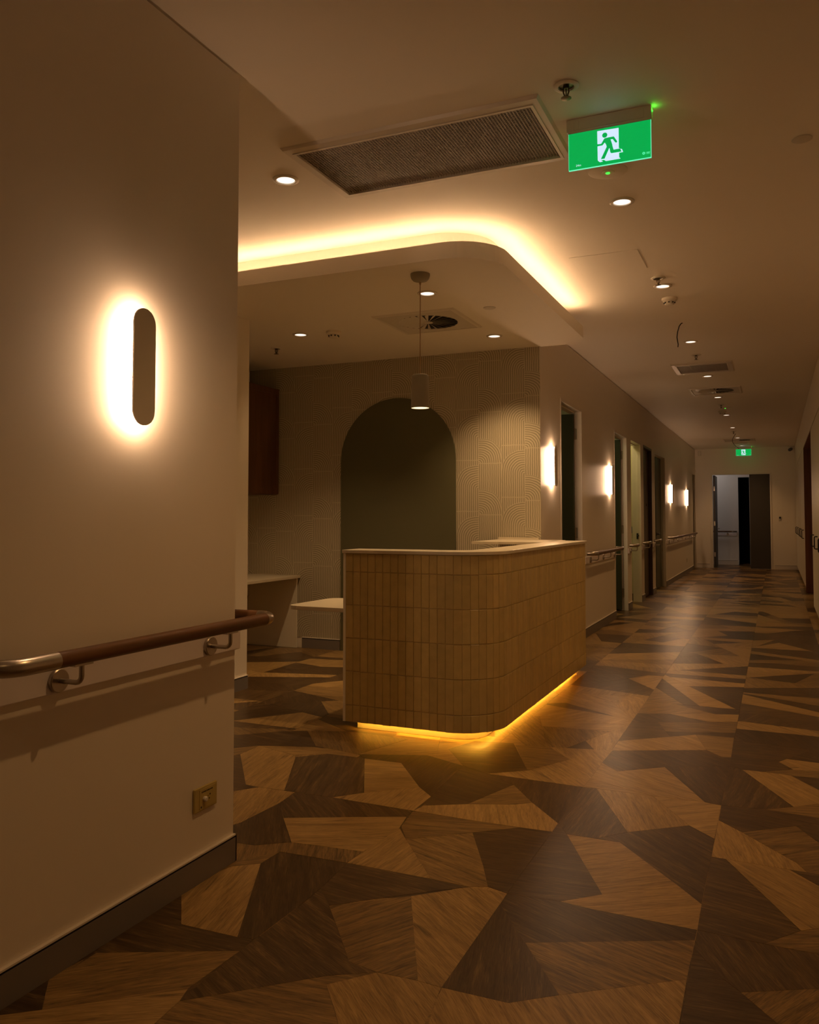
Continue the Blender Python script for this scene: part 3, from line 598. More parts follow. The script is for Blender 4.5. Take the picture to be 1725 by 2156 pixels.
for y in (1.578, 2.195): bracket(t, y, ZR)
obj('corner_bracket', MB().tube([(-2.6, 2.351, ZR - .068), (-2.6, 2.43, ZR - .068), (-2.6, 2.445, ZR - .05), (-2.6, 2.445, ZR - .02)], .0066, 8), MAT['steel'], t)
guard('guard_board', 1.30, 2.366, ZR, 'pale guard board behind the nearest timber handrail')
def corridor_rail(y0, y1, brs, label, zr=.80):
    t = thing('handrail', label, 'handrail', (XR, (y0 + y1) / 2, zr), 'handrails along the corridor wall')
    r = .045 if y1 - y0 > .4 else .03
    obj('timber_rail', MB().tube([(XR, y0 + r + .06, zr), (XR, y1 - r - .06, zr)], .020, 14), MAT['rail'], t, smooth=True)
    for s, ye in ((1, y0), (-1, y1)):
        e = [(XR, ye + s * (r + .06), zr), (XR, ye + s * r, zr)] + [(XR - r + r * math.cos(R(a)), ye + s * (r - r * math.sin(R(a))), zr) for a in (30, 60, 90)] + [(XL + .02, ye, zr)]
        obj('steel_return', MB().tube(e, .0205, 14), MAT['steel'], t, smooth=True)
    for y in brs: bracket(t, y, zr)
corridor_rail(7.99, 9.58, (8.16, 8.82, 9.47), 'timber handrail behind the reception desk end, before the second doorway')
guard('guard_board', 7.96, 9.600, .80, 'pale guard board under the handrail past the reception desk')
for a, b, n in ((10.50, 10.745, 'between the second and third doorways'), (11.637, 11.868, 'between the third doorway and the brown door'), (12.728, 13.006, 'between the brown door and the fifth doorway')):
    corridor_rail(a + .005, b - .005, ((a + b) / 2,), 'very short handrail stub ' + n)
    guard('guard_board', a, b, .80, 'short piece of pale guard board ' + n)
corridor_rail(14.45, 19.12, (14.65, 16.0, 17.4, 18.8), 'long timber handrail far down the corridor under the last two wall lights')
guard('guard_board', 14.36, 19.22, .80, 'long pale guard board far down the corridor wall')
t = thing('handrail', 'timber handrail on the grey lobby wall seen through the end doorway', 'handrail', (-1.5, 21.41, .80))
obj('timber_rail', MB().tube([(-2.6, 21.41, .80), (-.99, 21.41, .80)], .02, 12), MAT['rail'], t, smooth=True)
obj('steel_return', MB().tube([(-.99, 21.41, .80), (-.93, 21.41, .80), (-.90, 21.43, .80), (-.895, 21.483, .80)], .0205, 12), MAT['steel'], t, smooth=True)
for x in (-2.3, -1.09): obj('bracket', MB().tube([(x, 21.486, .735), (x, 21.42, .735), (x, 21.41, .75), (x, 21.41, .782)], .0066, 8).lathe([(.03, -.0008), (.03, -.011)], 16, (x, 21.487, .735), 'y'), MAT['steel'], t, smooth=True)
tag(obj('guard_board', MB().box(-3.0, 21.4875, .70, -.88, 21.4995, .766), MAT['board'], bevel=.003), 'pale guard board on the grey lobby wall', 'guard rail')

# ------------------------------------------------------------------ wall plates
x = XL; t = thing('wall_plate', 'yellowed plastic call plate low on the nearest left wall', 'wall plate', (x, 2.192, .26))
obj('plate', MB().box(x + .0005, 2.135, .222, x + .009, 2.249, .297), MAT['yellow'], t, bevel=.003)
obj('insert', MB().box(x + .009, 2.158, .229, x + .0105, 2.238, .290), MAT['yellow'], t)
obj('toggle', MB().lathe([(.008, .0), (.008, .008), (.006, .0105)], 16, (x + .0105, 2.181, .258), 'x'), MAT['plastic'], t, smooth=True)
m = MB()
for yy, zz, rr in ((2.166, .235, .0035), (2.21, .265, .003), (2.206, .253, .0025), (2.2, .262, .0016)): m.lathe([(rr, 0), (rr, .0004)], 10, (x + .0105, yy, zz), 'x')
for k in range(9): m.box(x + .0105, 2.168 + k * .0062, .2785, x + .0109, 2.1715 + k * .0062 + (k % 3) * .0008, .2825)
obj('markings', m, MAT['label'], t)
t = thing('wall_plate', 'small cream power outlet low on the far corridor wall under the last wall lights', 'wall plate', (x, 17.83, .27))
obj('plate', MB().box(x + .0005, 17.77, .23, x + .009, 17.89, .31), MAT['plastic'], t, bevel=.002); obj('rocker', MB().box(x + .009, 17.80, .275, x + .012, 17.82, .295), MAT['plastic'], t)
t = thing('door_control', 'small control plate with a black reader and two buttons right of the end doorway', 'control', (.07, 20, 1.115))
obj('plate', MB().box(.04, 19.992, 1.06, .10, 19.9995, 1.18), MAT['plastic'], t, bevel=.002); obj('reader', MB().lathe([(.022, 0), (.022, -.012)], 18, (.07, 19.992, 1.135), 'y'), MAT['dark'], t)
for xx in (.055, .085): obj('button', MB().lathe([(.010, 0), (.010, -.006)], 14, (xx, 19.992, 1.085), 'y'), MAT['chrome'], t)
t = thing('security_camera', 'small black security camera at the top right corner of the end wall', 'camera', (.296, 20, 2.63))
obj('mount', MB().box(.30, 19.94, 2.655, .36, 19.999, 2.69), MAT['plastic'], t); obj('arm', MB().tube([(.33, 19.96, 2.66), (.30, 19.93, 2.64)], .012, 8), MAT['plastic'], t)
obj('body', MB().tube([(.315, 19.95, 2.64), (.285, 19.85, 2.615)], .034, 16), MAT['dark'], t, smooth=True)
t = thing('motion_sensor', 'small white sensor box at the top left corner of the end wall', 'sensor', (-1.59, 20, 2.60))
obj('body', MB().prism([(-.035, 0), (.035, 0), (.028, -.035), (-.028, -.035)], 2.545, 2.665, lambda u, v, w_: (-1.59 + u, 19.999 + v, w_)), MAT['plastic'], t, bevel=.004); obj('window', MB().box(-1.605, 19.961, 2.56, -1.575, 19.966, 2.61), MAT['white'], t)

# ------------------------------------------------------------------ ceiling fittings
def grille(x0, y0, x1, y1, ix0, iy0, ix1, iy1, label, zc=2.7, pitch=.0128):
    t = thing('return_air_grille', label, 'air vent', ((x0 + x1) / 2, (y0 + y1) / 2, zc))
    f = MB(); k = .009; h_ = .012
    R4 = lambda q, z: [(q[0], q[1], z), (q[2], q[1], z), (q[2], q[3], z), (q[0], q[3], z)]
    rings = [R4((x0, y0, x1, y1), zc - .0003), R4((x0 + k, y0 + k, x1 - k, y1 - k), zc - h_), R4((ix0, iy0, ix1, iy1), zc - h_), R4((ix0, iy0, ix1, iy1), zc - .001)]
    f.add(sum(rings, []), [(4 * r + i, 4 * r + (i + 1) % 4, 4 * r + 4 + (i + 1) % 4, 4 * r + 4 + i) for r in range(3) for i in range(4)])
    obj('frame', f, MAT['alu'], t)
    e = .012; g = MB()
    for a in ((ix0 - e, iy0 - e, ix1 + e, iy0), (ix0 - e, iy1, ix1 + e, iy1 + e), (ix0 - e, iy0, ix0, iy1), (ix1, iy0, ix1 + e, iy1)): g.box(a[0], a[1], zc - .0155, a[2], a[3], zc - .0121)
    obj('inner_rim', g, MAT['alu'], t)
    obj('recess_shade', MB().box(ix0, iy0, zc - .0012, ix1, iy1, zc - .0002), MAT['recess_shade'], t)  # flat near-black sheet, the shade of a recess put into its colour
    c = MB(); nx = round((ix1 - ix0) / pitch); ny = round((iy1 - iy0) / pitch)
    for i in range(1, nx): xx = ix0 + (ix1 - ix0) * i / nx; c.box(xx - .0019, iy0, zc - .006, xx + .0019, iy1, zc - .0013)
    for i in range(1, ny): yy = iy0 + (iy1 - iy0) * i / ny; c.box(ix0, yy - .0019, zc - .0059, ix1, yy + .0019, zc - .0013)
    o = obj('egg_crate_core', c, MAT['core'], t); o['kind'] = 'stuff'
grille(-1.883, 2.905, -.772, 3.484, -1.837, 2.963, -.817, 3.438, 'large rectangular return air grille with egg crate core on the near ceiling')
grille(-.966, 8.73, -.378, 9.335, -.912, 8.79, -.432, 9.268, 'square return air grille on the corridor ceiling before the swirl diffuser')
grille(-.82, 18.38, -.50, 18.62, -.79, 18.41, -.53, 18.59, 'small dark ceiling grille near the far exit sign', pitch=.03)
def swirl(cx, cy, zc, label, s=.296, r=.205, lip=.0025):
    t = thing('swirl_diffuser', label, 'air vent', (cx, cy, zc), 'square swirl diffusers')
    n = 48; V = []; ring = [(cx + r * math.cos(2 * math.pi * k / n), cy + r * math.sin(2 * math.pi * k / n)) for k in range(n)]
    sq = []
    for k in range(n):
        a = 2 * math.pi * k / n; c, s_ = math.cos(a), math.sin(a); q = (s - .027) / max(abs(c), abs(s_)); sq.append((cx + q * c, cy + q * s_))
    m = MB(); z0, z1 = zc - .007, zc - .0003
    S4 = lambda q, z: [(cx - q, cy - q, z), (cx + q, cy - q, z), (cx + q, cy + q, z), (cx - q, cy + q, z)]
    b = MB().add(S4(s, z1) + S4(s - .010, zc - .007 - lip) + S4(s - .028, zc - .007 - lip) + S4(s - .028, zc - .0068), [(4 * r_ + i, 4 * r_ + (i + 1) % 4, 4 * r_ + 4 + (i + 1) % 4, 4 * r_ + 4 + i) for r_ in range(3) for i in range(4)])
    obj('border', b, MAT['alu'], t)
    m.add([(*p, z0) for p in ring] + [(*p, z0) for p in sq] + [(*p, z1) for p in ring] + [(*p, z1) for p in sq],
          [f for k in range(n) for f in ((k, (k + 1) % n, n + (k + 1) % n, n + k), (n + k, n + (k + 1) % n, 3 * n + (k + 1) % n, 3 * n + k), (k, (k + 1) % n, 2 * n + (k + 1) % n, 2 * n + k))])
    obj('frame', m, MAT['grey'], t)
    obj('recess_shade', MB().lathe([(r, -.0012), (r, -.0004)], 32, (cx, cy, zc)), MAT['recess_shade'], t)  # near-black disc painted as the shade behind the vanes
    for k in range(24):
        a = 2 * math.pi * (k + .3) / 24; c, s_ = math.cos(a), math.sin(a); m = MB()
        P = lambda rr, tt, zz: (cx + rr * c - tt * s_, cy + rr * s_ + tt * c, zc + zz)
        wi, wo = .0024, .0130
        m.add([P(.03, -wi, -.008), P(.03, wi, -.003), P(r, wo, -.0016), P(r, -wo, -.0125), P(.03, -wi, -.0066), P(.03, wi, -.0016), P(r, wo, -.0009), P(r, -wo, -.0112)],
              [(0, 1, 2, 3), (4, 5, 6, 7), (0, 1, 5, 4), (1, 2, 6, 5), (2, 3, 7, 6), (3, 0, 4, 7)])
        obj('vane', m, MAT['grey'], t)
    obj('hub', MB().lathe([(.033, -.0013), (.033, -.008), (.02, -.0095)], 20, (cx, cy, zc)), MAT['grey'], t, smooth=True)
    return t
swirl(-2.178, 5.237, 2.5, 'square swirl diffuser in the reception alcove soffit behind the pendant')
swirl(-.655, 10.74, 2.7, 'square swirl diffuser on the corridor ceiling beyond the square grille', lip=.008)
swirl(-.66, 17.85, 2.7, 'square swirl diffuser far down the corridor near the far exit sign', lip=.008)
def sprinkler(x, y, zc, label):
    t = thing('sprinkler', label, 'sprinkler', (x, y, zc), 'pendent sprinklers on the ceilings')
    obj('escutcheon', MB().lathe([(.046, -.0005), (.046, -.004), (.040, -.008), (.029, -.008), (.027, -.002)], 24, (x, y, zc), caps=False), MAT['plastic'], t, smooth=True)
    obj('cup', MB().lathe([(.028, -.0015), (.028, -.0008)], 20, (x, y, zc)), MAT['brass'], t)
    m = MB().tube([(x, y, zc - .001), (x, y, zc - .014)], .011, 10)
    for s in (-1, 1): m.tube([(x + s * .009, y, zc - .012), (x + s * .010, y, zc - .024), (x + s * .003, y, zc - .044)], .0028, 6)
    obj('body', m, MAT['brass'], t); obj('bulb', MB().tube([(x, y, zc - .014), (x, y, zc - .042)], .0025, 6), MAT['brass'], t)
    obj('deflector', MB().lathe([(.004, -.044), (.019, -.0465), (.019, -.0475), (.004, -.049)], 16, (x, y, zc)), MAT['brass'], t)
sprinkler(-.665, 2.89, 2.7, 'ceiling sprinkler between the large grille and the exit sign, nearest of all')
sprinkler(-.676, 5.504, 2.7, 'ceiling sprinkler just before the second corridor downlight')
sprinkler(-.677, 8.291, 2.7, 'ceiling sprinkler just before the square corridor grille')
sprinkler(-.673, 12.14, 2.7, 'ceiling sprinkler just beyond the corridor swirl diffuser and its downlight')
sprinkler(-.685, 16.02, 2.7, 'ceiling sprinkler near the farther hanging cable')
sprinkler(-3.632, 5.575, 2.5, 'dark sprinkler in the alcove soffit, near the timber cabinet')
def smoke(x, y, zc, label):
    t = thing('smoke_detector', label, 'smoke detector', (x, y, zc), 'round smoke detectors on the ceilings')
    obj('base', MB().lathe([(.054, -.0005), (.054, -.016), (.050, -.020)], 28, (x, y, zc)), MAT['plastic'], t, smooth=True)
    obj('head', MB().lathe([(.046, -.020), (.044, -.026), (.033, -.031), (.033, -.040), (.030, -.047), (.022, -.049)], 28, (x, y, zc)), MAT['plastic'], t, smooth=True)
    m = MB()
    for k in range(8):
        a = 2 * math.pi * k / 8; m.box(x + .036 * math.cos(a) - .004, y + .036 * math.sin(a) - .004, zc - .039, x + .036 * math.cos(a) + .004, y + .036 * math.sin(a) + .004, zc - .030)
    obj('slots', m, MAT['label'], t)
smoke(-.668, 6.056, 2.7, 'round smoke detector on the corridor ceiling beyond the second downlight')
smoke(-2.923, 5.24, 2.5, 'round smoke detector in the alcove soffit beside the left downlight')
smoke(-.70, 12.90, 2.7, 'round smoke detector far along the corridor ceiling, before the sixth downlight')
def emergency(x, y, label):
    t = thing('emergency_light', label, 'emergency light', (x, y, 2.7))
    obj('disc', MB().lathe([(.086, -.0005), (.086, -.002), (.078, -.0045), (.03, -.006), (.028, -.008), (.008, -.009)], 36, (x, y, 2.7)), MAT['ceil'], t, smooth=True)
    obj('indicator', MB().lathe([(.009, -.008), (.009, -.012), (.004, -.014)], 14, (x, y, 2.7)), MAT['gled'], t, smooth=True)
emergency(-.665, 3.695, 'flat white emergency light with a green indicator behind the exit sign')
emergency(-.64, 12.50, 'small emergency light with a green indicator far along the corridor ceiling')
def coverplate(x, y, zc, label): tag(obj('sprinkler_cover', MB().lathe([(.040, -.0005), (.040, -.003), (.036, -.0045)], 28, (x, y, zc)), MAT['grey'], smooth=True), label, 'cover plate', 'flat round cover plates')
coverplate(.121, 3.696, 2.7, 'flat round cover plate on the ceiling at the far right, alone')
coverplate(-1.67, 5.045, 2.5, 'flat round cover plate under the alcove soffit near its curved edge')
t = thing('access_panel', 'flush square access panel on the ceiling beside the glowing cove', 'access panel', (-.908, 5.06, 2.7))
obj('panel', MB().box(-1.108, 4.862, 2.6975, -.711, 5.252, 2.6998), MAT['ceil'], t); obj('shadow_gap', MB().box(-1.1095, 4.8605, 2.6990, -.7070, 5.2535, 2.69985), MAT['grey'], t)
def cable(pts, label):
    tag(obj('hanging_cable', MB().tube(pts, .0042, 8), MAT['dark'], smooth=True), label, 'cable', 'loose cables hanging from the ceiling')
cable([(-.66, 6.874, 2.6995), (-.672, 6.874, 2.694), (-.686, 6.874, 2.675), (-.699, 6.874, 2.63), (-.704, 6.874, 2.588), (-.700, 6.874, 2.555), (-.6955, 6.874, 2.53), (-.698, 6.874, 2.508)], 'loose black cable dangling from the ceiling, nearer of two')
cable([(-.67, 16.5, 2.6995), (-.70, 16.5, 2.65), (-.727, 16.5, 2.596), (-.729, 16.5, 2.55), (-.70, 16.5, 2.50), (-.655, 16.5, 2.45), (-.615, 16.5, 2.417)], 'loose black cable dangling above the far exit sign, farther of two')

# ------------------------------------------------------------------ exit signs
def text_mesh(s, size, mp, name):
    cu = bpy.data.curves.new('t', 'FONT'); cu.body = s; cu.size = size; cu.resolution_u = 3
    ob = bpy.data.objects.new('t', cu); COL.objects.link(ob); bpy.context.view_layer.update()
    me = bpy.data.meshes.new_from_object(ob.evaluated_get(bpy.context.evaluated_depsgraph_get()))
    m = MB().add([mp(v.co.x, v.co.y) for v in me.vertices], [tuple(p.vertices) for p in me.polygons])
    bpy.data.objects.remove(ob); bpy.data.curves.remove(cu); bpy.data.meshes.remove(me)
    return m
def exit_sign(x0, y, zc, label):
    t = thing('exit_sign', label, 'exit sign', (x0 + .155, y, zc), 'green running figure exit signs')
    W_, H_ = .309, .144; zt = zc - .055
    obj('housing', MB().box(x0 - .008, y - .004, zc - .050, x0 + .313, y + .045, zc - .0005), MAT['plastic'], t, bevel=.002)
    m = MB()
    for a in ((x0 + .02, zc - .046, x0 + .285, zc - .0445), (x0 + .02, zc - .046, x0 + .0212, zc - .012), (x0 + .284, zc - .046, x0 + .2852, zc - .012), (x0 + .039, zc - .046, x0 + .0398, zc - .01)): m.box(a[0], y - .0048, a[1], a[2], y - .004, a[3])
    obj('cover_seams', m, MAT['grey'], t)
    obj('panel', MB().box(x0, y, zt - H_, x0 + W_, y + .008, zt), MAT['sgreen'], t)
    m = MB()
    for a in ((x0 - .0014, zt - H_ - .0014, x0, zt), (x0 + W_, zt - H_ - .0014, x0 + W_ + .0014, zt), (x0, zt - H_ - .0014, x0 + W_, zt - H_)): m.box(a[0], y, a[1], a[2], y + .008, a[3])
    obj('panel_edge', m, MAT['sedge'], t); obj('panel_top_channel', MB().box(x0 - .003, y - .001, zt - .001, x0 + W_ + .003, y + .010, zt + .006), MAT['plastic'], t)
    def U(px, py):                                     # sheared sketch frame -> panel metres
        u = (px - 103) / 992; yt = 480 - (px - 103) * .1966; yb = 922 - (px - 110) * .1788
        return x0 + u * W_, zt - (py - yt) / (yb - yt) * H_
    def poly(m, pts, d): m.prism([U(*p) for p in pts], 0, .0006, lambda u, v, w_: (u, y - d - w_, v))
    m = MB()
    poly(m, [(457, 437), (717, 393), (717, 640), (757, 655), (768, 688), (720, 697), (720, 752), (737, 768), (560, 800), (535, 785), (500, 792), (523, 806), (486, 815), (461, 795)], .0002)
    obj('doorway_shape', m, MAT['swhite'], t)
    m = MB(); cxh, czh = U(549, 485)
    m.prism([(cxh + .0099 * math.cos(a * math.pi / 9), czh + .0099 * math.sin(a * math.pi / 9)) for a in range(18)], 0, .0006, lambda u, v, w_: (u, y - .0009 - w_, v))
    poly(m, [(545, 524), (612, 508), (640, 600), (642, 640), (575, 645), (565, 600), (548, 575)], .0009)
    poly(m, [(457, 598), (505, 592), (545, 524), (562, 545), (545, 580), (520, 610), (457, 623)], .0010)
    poly(m, [(590, 512), (660, 500), (700, 560), (690, 576), (675, 572), (645, 532), (600, 540)], .0011)
    poly(m, [(575, 620), (606, 634), (545, 772), (500, 778)], .0012)
    poly(m, [(600, 610), (640, 610), (655, 662), (735, 646), (750, 684), (628, 705), (615, 695)], .0013)
    obj('running_figure', m, MAT['sgreen'], t)
    ox, oz = U(190, 875); obj('distance_text', text_mesh('24m', .0115, lambda a, b: (ox + a, y - .0006, oz + b), 'd'), MAT['swhite'], t)
    m = MB(); lx, lz = U(1012, 703)
    m.wallstrip([(lx + .0042 * math.cos(a * math.pi / 8), lz + .0042 * math.sin(a * math.pi / 8)) for a in range(16)], .0002, .0008, lambda u, v, w_: (u, y - w_, v))
    for a in range(16):
        b = a + 1; q = [(lx + rr * math.cos(k * math.pi / 8), lz + rr * math.sin(k * math.pi / 8)) for rr, k in ((.0024, a), (.0048, a), (.0048, b), (.0024, b))]
        m.add([(u, y - .0006, v) for u, v in q], [(0, 1, 2, 3)])
    m.box(lx + .0085, y - .0006, lz - .004, lx + .009, y - .0002, lz + .004)
    for k, ww in ((0, .012), (1, .010), (2, .011)): m.box(lx + .011, y - .0006, lz + .002 - k * .0028, lx + .011 + ww, y - .0002, lz + .0029 - k * .0028)
    obj('maker_mark', m, MAT['sedge'], t)
    obj('indicator', MB().lathe([(.0035, 0), (.0035, .003), (.001, .004)], 10, (x0 + .313, y + .01, zc - .020), 'x'), MAT['gled'], t)
    lamp('indicator_lamp', 'POINT', (x0 + .321, y + .012, zc - .014), .012, (.10, 1, .05), t, shadow_soft_size=.002)
    return t
s1 = exit_sign(-.717, 3.156, 2.7, 'illuminated green running figure exit sign hanging by the large grille')
copy_tree(s1, (-.64, 19.62, 2.7), None, 'small distant green exit sign above the doorway at the corridor end')
# ------------------------------------------------------------------ pendant
px, py = -1.787, 4.182
t = thing('pendant_light', 'slim cylindrical pendant light hanging on a long cord over the reception desk', 'pendant light', (px, py, 2.5))
obj('canopy', MB().lathe([(.0545, -.0005), (.0540, -.012), (.050, -.026), (.040, -.038), (.020, -.044), (.006, -.046)], 32, (px, py, 2.5)), MAT['pend'], t, smooth=True)
obj('cord_grip', MB().lathe([(.006, -.044), (.0055, -.055), (.003, -.062)], 12, (px, py, 2.5)), MAT['cord'], t)
obj('cord', MB().tube([(px, py, 2.45), (px, py, 1.935)], .0028, 8), MAT['cord'], t)
sh = obj('shade', MB().lathe([(.003, 1.938), (.040, 1.937), (.0455, 1.932), (.047, 1.924), (.0515, 1.752), (.049, 1.752), (.044, 1.90), (.003, 1.905)], 32, (px, py, 0), caps=False), MAT['pend'], t, smooth=True)
obj('lens', MB().lathe([(.0495, 1.7545), (.0495, 1.7555)], 28, (px, py, 0)), MAT['pendlens'], t)
lamp('pendant_lamp', 'SPOT', (px, py, 1.752), PEND_W, PEND_C, t, spot_size=R(120), spot_blend=.6, shadow_soft_size=.04)

# ------------------------------------------------------------------ reception desk
YF, XRT, XE, RC = 3.975, -1.31, -2.138, .25            # tile face front, right, left end, corner radius
YEND = 6.20
desk = thing('reception_desk', 'curved reception desk clad in ochre glazed tiles with a glowing plinth', 'reception desk', (-1.7, 4.6, 0))
T = .012
def outline(off, xe, yend):
    """outer face of the L, off = inset from the tile face"""
    return [(xe, YF + off), (XRT - RC, YF + off)] + arc(XRT - RC, YF + RC, RC - off, -90, 0, 16)[1:] + [(XRT - off, yend)]
def ell(off, xe, yend, d): return outline(off, xe, yend) + [(XRT - d, yend)] + arc(XRT - d - .08, YF + d + .08, .08, 0, -90, 8) + [(xe, YF + d)]
obj('carcass', MB().prism(ell(.005, XE, YEND, .14), .092, .955).prism(ell(.005, XE, YEND, .078), .060, .0915), MAT['grout'], desk)
obj('end_panel', MB().box(XE - .015, YF + .001, .056, XE, YF + .62, .956), MAT['edge'], desk)
obj('plinth', MB().prism([(XE + .02, YF + .105), (XRT - RC, YF + .105)] + arc(XRT - RC, YF + RC, RC - .105, -90, 0, 14)[1:] + [(XRT - .105, YEND - .02), (XRT - .165, YEND - .02), (XRT - .165, YF + .34), (XRT - .34, YF + .165), (XE + .02, YF + .165)], 0.001, .0915), MAT['plinth'], desk)
top = ell(-.010, XE - .018, YEND + .012, .19)
obj('counter_top', MB().prism(top, .957, .975), MAT['stone'], desk, bevel=.002)
obj('counter_return', MB().box(-2.03, 5.70, .957, XRT - .183, 6.346, .9748).box(XRT - .195, 6.0, .957, XL + .15, 6.20, .9748), MAT['stone'], desk)
obj('upstand', MB().box(-2.03, 6.33, .975, -1.70, 6.352, .992), MAT['stone'], desk)
w0 = [(XE - .016, 4.165), (-2.56, 4.165)] + arc(-2.575, 4.235, .062, -90, -180, 8) + arc(-2.53, 4.60, .085, 180, 90, 8) + [(-2.45, 4.69), (-2.0, 4.69), (XRT - .7, 5.0), (XRT - .7, 5.9), (XRT - .13, 5.9), (XRT - .13, 4.165)]
obj('worktop', MB().prism(w0, .612, .636), MAT['stone'], desk, bevel=.002)
obj('worktop_support', MB().box(XRT - .66, 5.84, 0.002, XRT - .13, 5.86, .611).box(-2.25, 4.35, .55, -1.5, 4.37, .611), MAT['white'], desk)
strip = [(XE + .03, YF + .090), (XRT - RC, YF + .090)] + arc(XRT - RC, YF + RC, RC - .090, -90, 0, 12)[1:] + [(XRT - .090, YEND - .05)]
obj('led_strip', ribbon(MB(), strip, .008, .0885, .0915), MAT['led'], desk)
# tiles: six courses of slim upright tiles
rows = [(.057, .1445), (.1475, .3235), (.3265, .5010), (.5040, .6785), (.6815, .8555), (.8585, .956)]
TW = .0443
def tile_mesh(h):
    w2, e, t = TW / 2 - .0008, .0014, T
    m = MB().add([(-w2, 0, 0), (w2, 0, 0), (w2, 0, h), (-w2, 0, h), (-w2, -t + e, 0), (w2, -t + e, 0), (w2, -t + e, h), (-w2, -t + e, h), (-w2 + e, -t, e), (w2 - e, -t, e), (w2 - e, -t, h - e), (-w2 + e, -t, h - e)],
                 [(0, 1, 5, 4), (1, 2, 6, 5), (2, 3, 7, 6), (3, 0, 4, 7), (4, 5, 9, 8), (5, 6, 10, 9), (6, 7, 11, 10), (7, 4, 8, 11), (8, 9, 10, 11)])
    return m
nf = round((XRT - RC - XE) / TW); LN = XRT - RC - XE; na = round(RC * math.pi / 2 / TW); nr = round((YEND - YF - RC) / TW)
slots = []
for i in range(nf): slots.append((XE + (i + .5) * LN / nf, YF + T, 0.0))
for i in range(na):
    a = -90 + (i + .5) * 90 / na; slots.append((XRT - RC + (RC - T) * math.cos(R(a)), YF + RC + (RC - T) * math.sin(R(a)), R(a + 90)))
for i in range(nr): slots.append((XRT - T, YF + RC + (i + .5) * (YEND - YF - RC) / nr, R(90)))
rt = random.Random(3); protos = {}; single = 50
far = MB(); shades = []
for i, (x, y, a) in enumerate(slots):
    for k, (z0, z1) in enumerate(rows):
        ta, tb, dz = rt.uniform(-.010, .010), rt.uniform(-.018, .018), rt.uniform(-.0008, .0008)
        M = Matrix.Translation((x, y, z0 + dz)) @ Matrix.Rotation(a + tb, 4, 'Z') @ Matrix.Rotation(ta, 4, 'X')
        if i < single:
            if k not in protos:
                o = obj('tile', tile_mesh(z1 - z0), MAT['tile'], None); protos[k] = o.data
                o.data.attributes.new('shade', 'FLOAT', 'FACE')
            else:
                o = bpy.data.objects.new('tile', protos[k]); COL.objects.link(o)
            o.parent = desk; o.matrix_local = Matrix.Translation(-Vector(WL[desk.name])) @ M
        else:
            tm = tile_mesh(z1 - z0); far.add([M @ Vector(v) for v in tm.v], tm.f); shades += [rt.random()] * len(tm.f)
o = obj('far_tiles', far, MAT['tile'], desk, attrs=dict(shade=shades)); o['kind'] = 'stuff'

# ------------------------------------------------------------------ alcove furniture
a = [(-3.463, 0.002), (-2.397, 0.002), (-2.397, 1.626)] + arc(-2.93, 1.626, .533, 0, 180, 40)[1:]
tag(obj('arch_panel', MB().prism(a, 0, .014, lambda u, v, w_: (u, 6.3575 - w_, v)), MAT['arch']), 'dark green arched panel on the patterned wallpaper behind the desk', 'wall panel')
t = thing('wall_desk', 'cream fixed desk in the dark left corner of the alcove', 'desk', (-4.1, 5.6, 0))
obj('top', MB().box(-4.428, 4.72, .612, -3.872, 6.356, .636), MAT['stone'], t, bevel=.002)
obj('gable', MB().box(-4.42, 6.325, 0.001, -3.895, 6.345, .611), MAT['white'], t); obj('back_rail', MB().box(-4.425, 4.80, .44, -4.395, 6.32, .54), MAT['white'], t)
obj('gable', MB().box(-4.42, 4.74, 0.001, -3.895, 4.76, .611), MAT['white'], t)
t = thing('wall_cabinet', 'dark timber overhead cabinet on the left wall of the alcove', 'cabinet', (-4.27, 5.6, 1.35))
obj('body', MB().box(-4.428, 4.75, 1.35, -4.125, 6.352, 2.31), MAT['cab'], t)
for y0, y1 in ((4.755, 5.28), (5.285, 5.81), (5.815, 6.347)):
    dr = obj('door', MB().box(-4.124, y0, 1.355, -4.106, y1, 2.305), MAT['cab'], t, bevel=.0015)
    m = MB(); b = .05
    for q in ((y0 + .003, 1.358, y1 - .003, 1.358 + b), (y0 + .003, 2.302 - b, y1 - .003, 2.302), (y0 + .003, 1.358 + b, y0 + b, 2.302 - b), (y1 - b, 1.358 + b, y1 - .003, 2.302 - b)): m.box(-4.106, q[0], q[1], -4.100, q[2], q[3])
    obj('door_rails', m, MAT['cab'], dr)

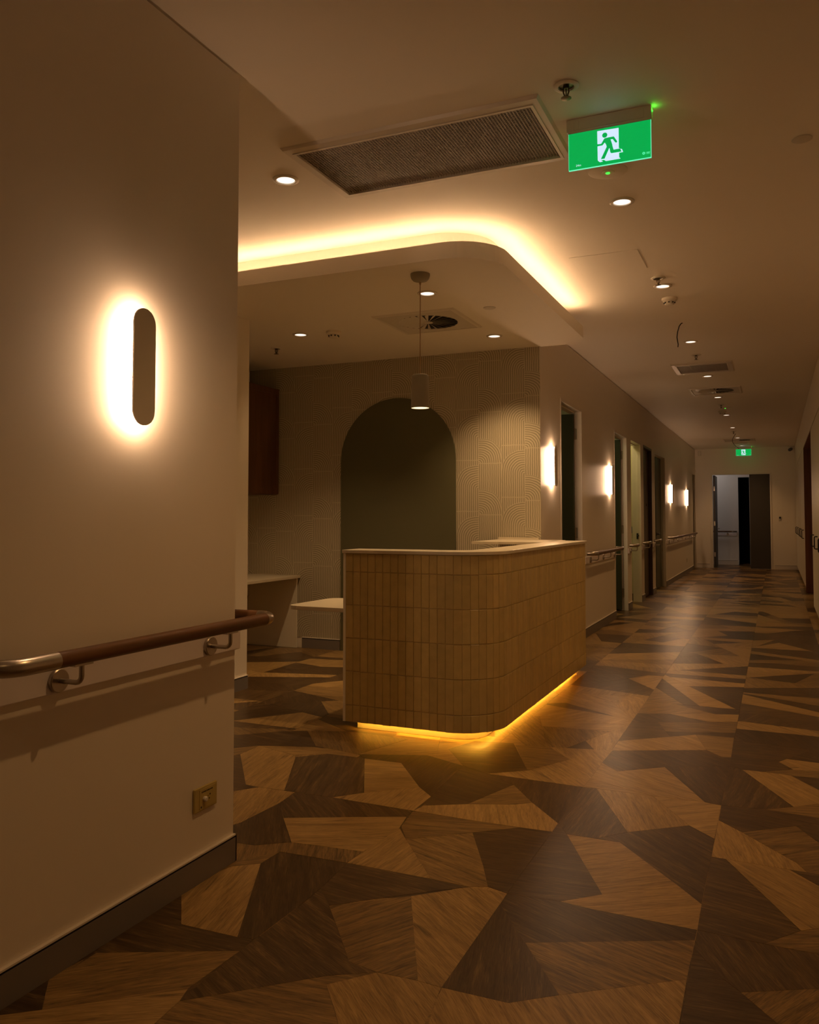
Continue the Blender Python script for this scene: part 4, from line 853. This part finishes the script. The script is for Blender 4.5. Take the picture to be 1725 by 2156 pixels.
# ------------------------------------------------------------------ right hand cupboards
def cupboard(y0, y1, yh, label, group):
    t = thing('cupboard', label, 'cupboard', (.66, (y0 + y1) / 2, 0), group)
    obj('carcass', MB().box(.412, y0 + .001, .08, .945, y1 - .001, 2.208), MAT['white'], t)
    obj('kickboard', MB().box(.43, y0 + .001, .001, .46, y1 - .001, .08), MAT['skirt'], t)
    dr = obj('door', MB().box(.392, y0 + .002, .082, .411, y1 - .002, 2.205), MAT['white'], t, bevel=.001)
    obj('handle', MB().tube([(.391, yh, .945), (.372, yh, .945), (.363, yh, .942), (.359, yh, .932), (.359, yh, .828), (.363, yh, .818), (.372, yh, .815), (.391, yh, .815)], .0068, 10), MAT['dark'], dr, smooth=True)
for (y0, y1, yh), n in zip([(7.32, 8.30, 7.95), (8.30, 9.25, 8.80), (9.25, 10.18, 9.73), (10.18, 11.12, 10.63)], ['white cupboard on the right wall mostly past the picture edge', 'white cupboard on the right, third from the timber-lined opening', 'white cupboard on the right, second from the timber-lined opening', 'white cupboard on the right, next to the timber-lined opening on its near side']):
    cupboard(y0, y1, yh, n, 'cupboards before the timber-lined opening')
ys = [14.04, 15.0, 16.0, 17.0, 18.3, 19.98]
for i, n in enumerate(['just beyond the timber-lined opening', 'second beyond the timber-lined opening', 'third beyond the timber-lined opening', 'fourth beyond the timber-lined opening', 'against the end wall']):
    cupboard(ys[i], ys[i + 1], (14.5, 15.53, 16.36, 17.7, 18.94)[i], 'white cupboard with a black handle, ' + n, 'cupboards beyond the timber-lined opening')

# ------------------------------------------------------------------ lamps of the rooms beyond the doors
for x, y, e, c in ((-2.9, 7.5, ROOM_W * 1.0, (.9, .8, .4)), (-2.7, 9.6, ROOM_W * 1.6, (.95, .85, .45)), (-2.3, 11.2, ROOM_W * 2.2, (1, .78, .34)), (-2.6, 13.6, ROOM_W * 3.5, (1, .80, .45))):
    lamp('room_lamp', 'AREA', (x, y, 2.66), e, c, size=.4)
lamp('lobby_lamp', 'AREA', (-1.6, 20.8, 2.66), 4.0, (1, .84, .74), size=.5)
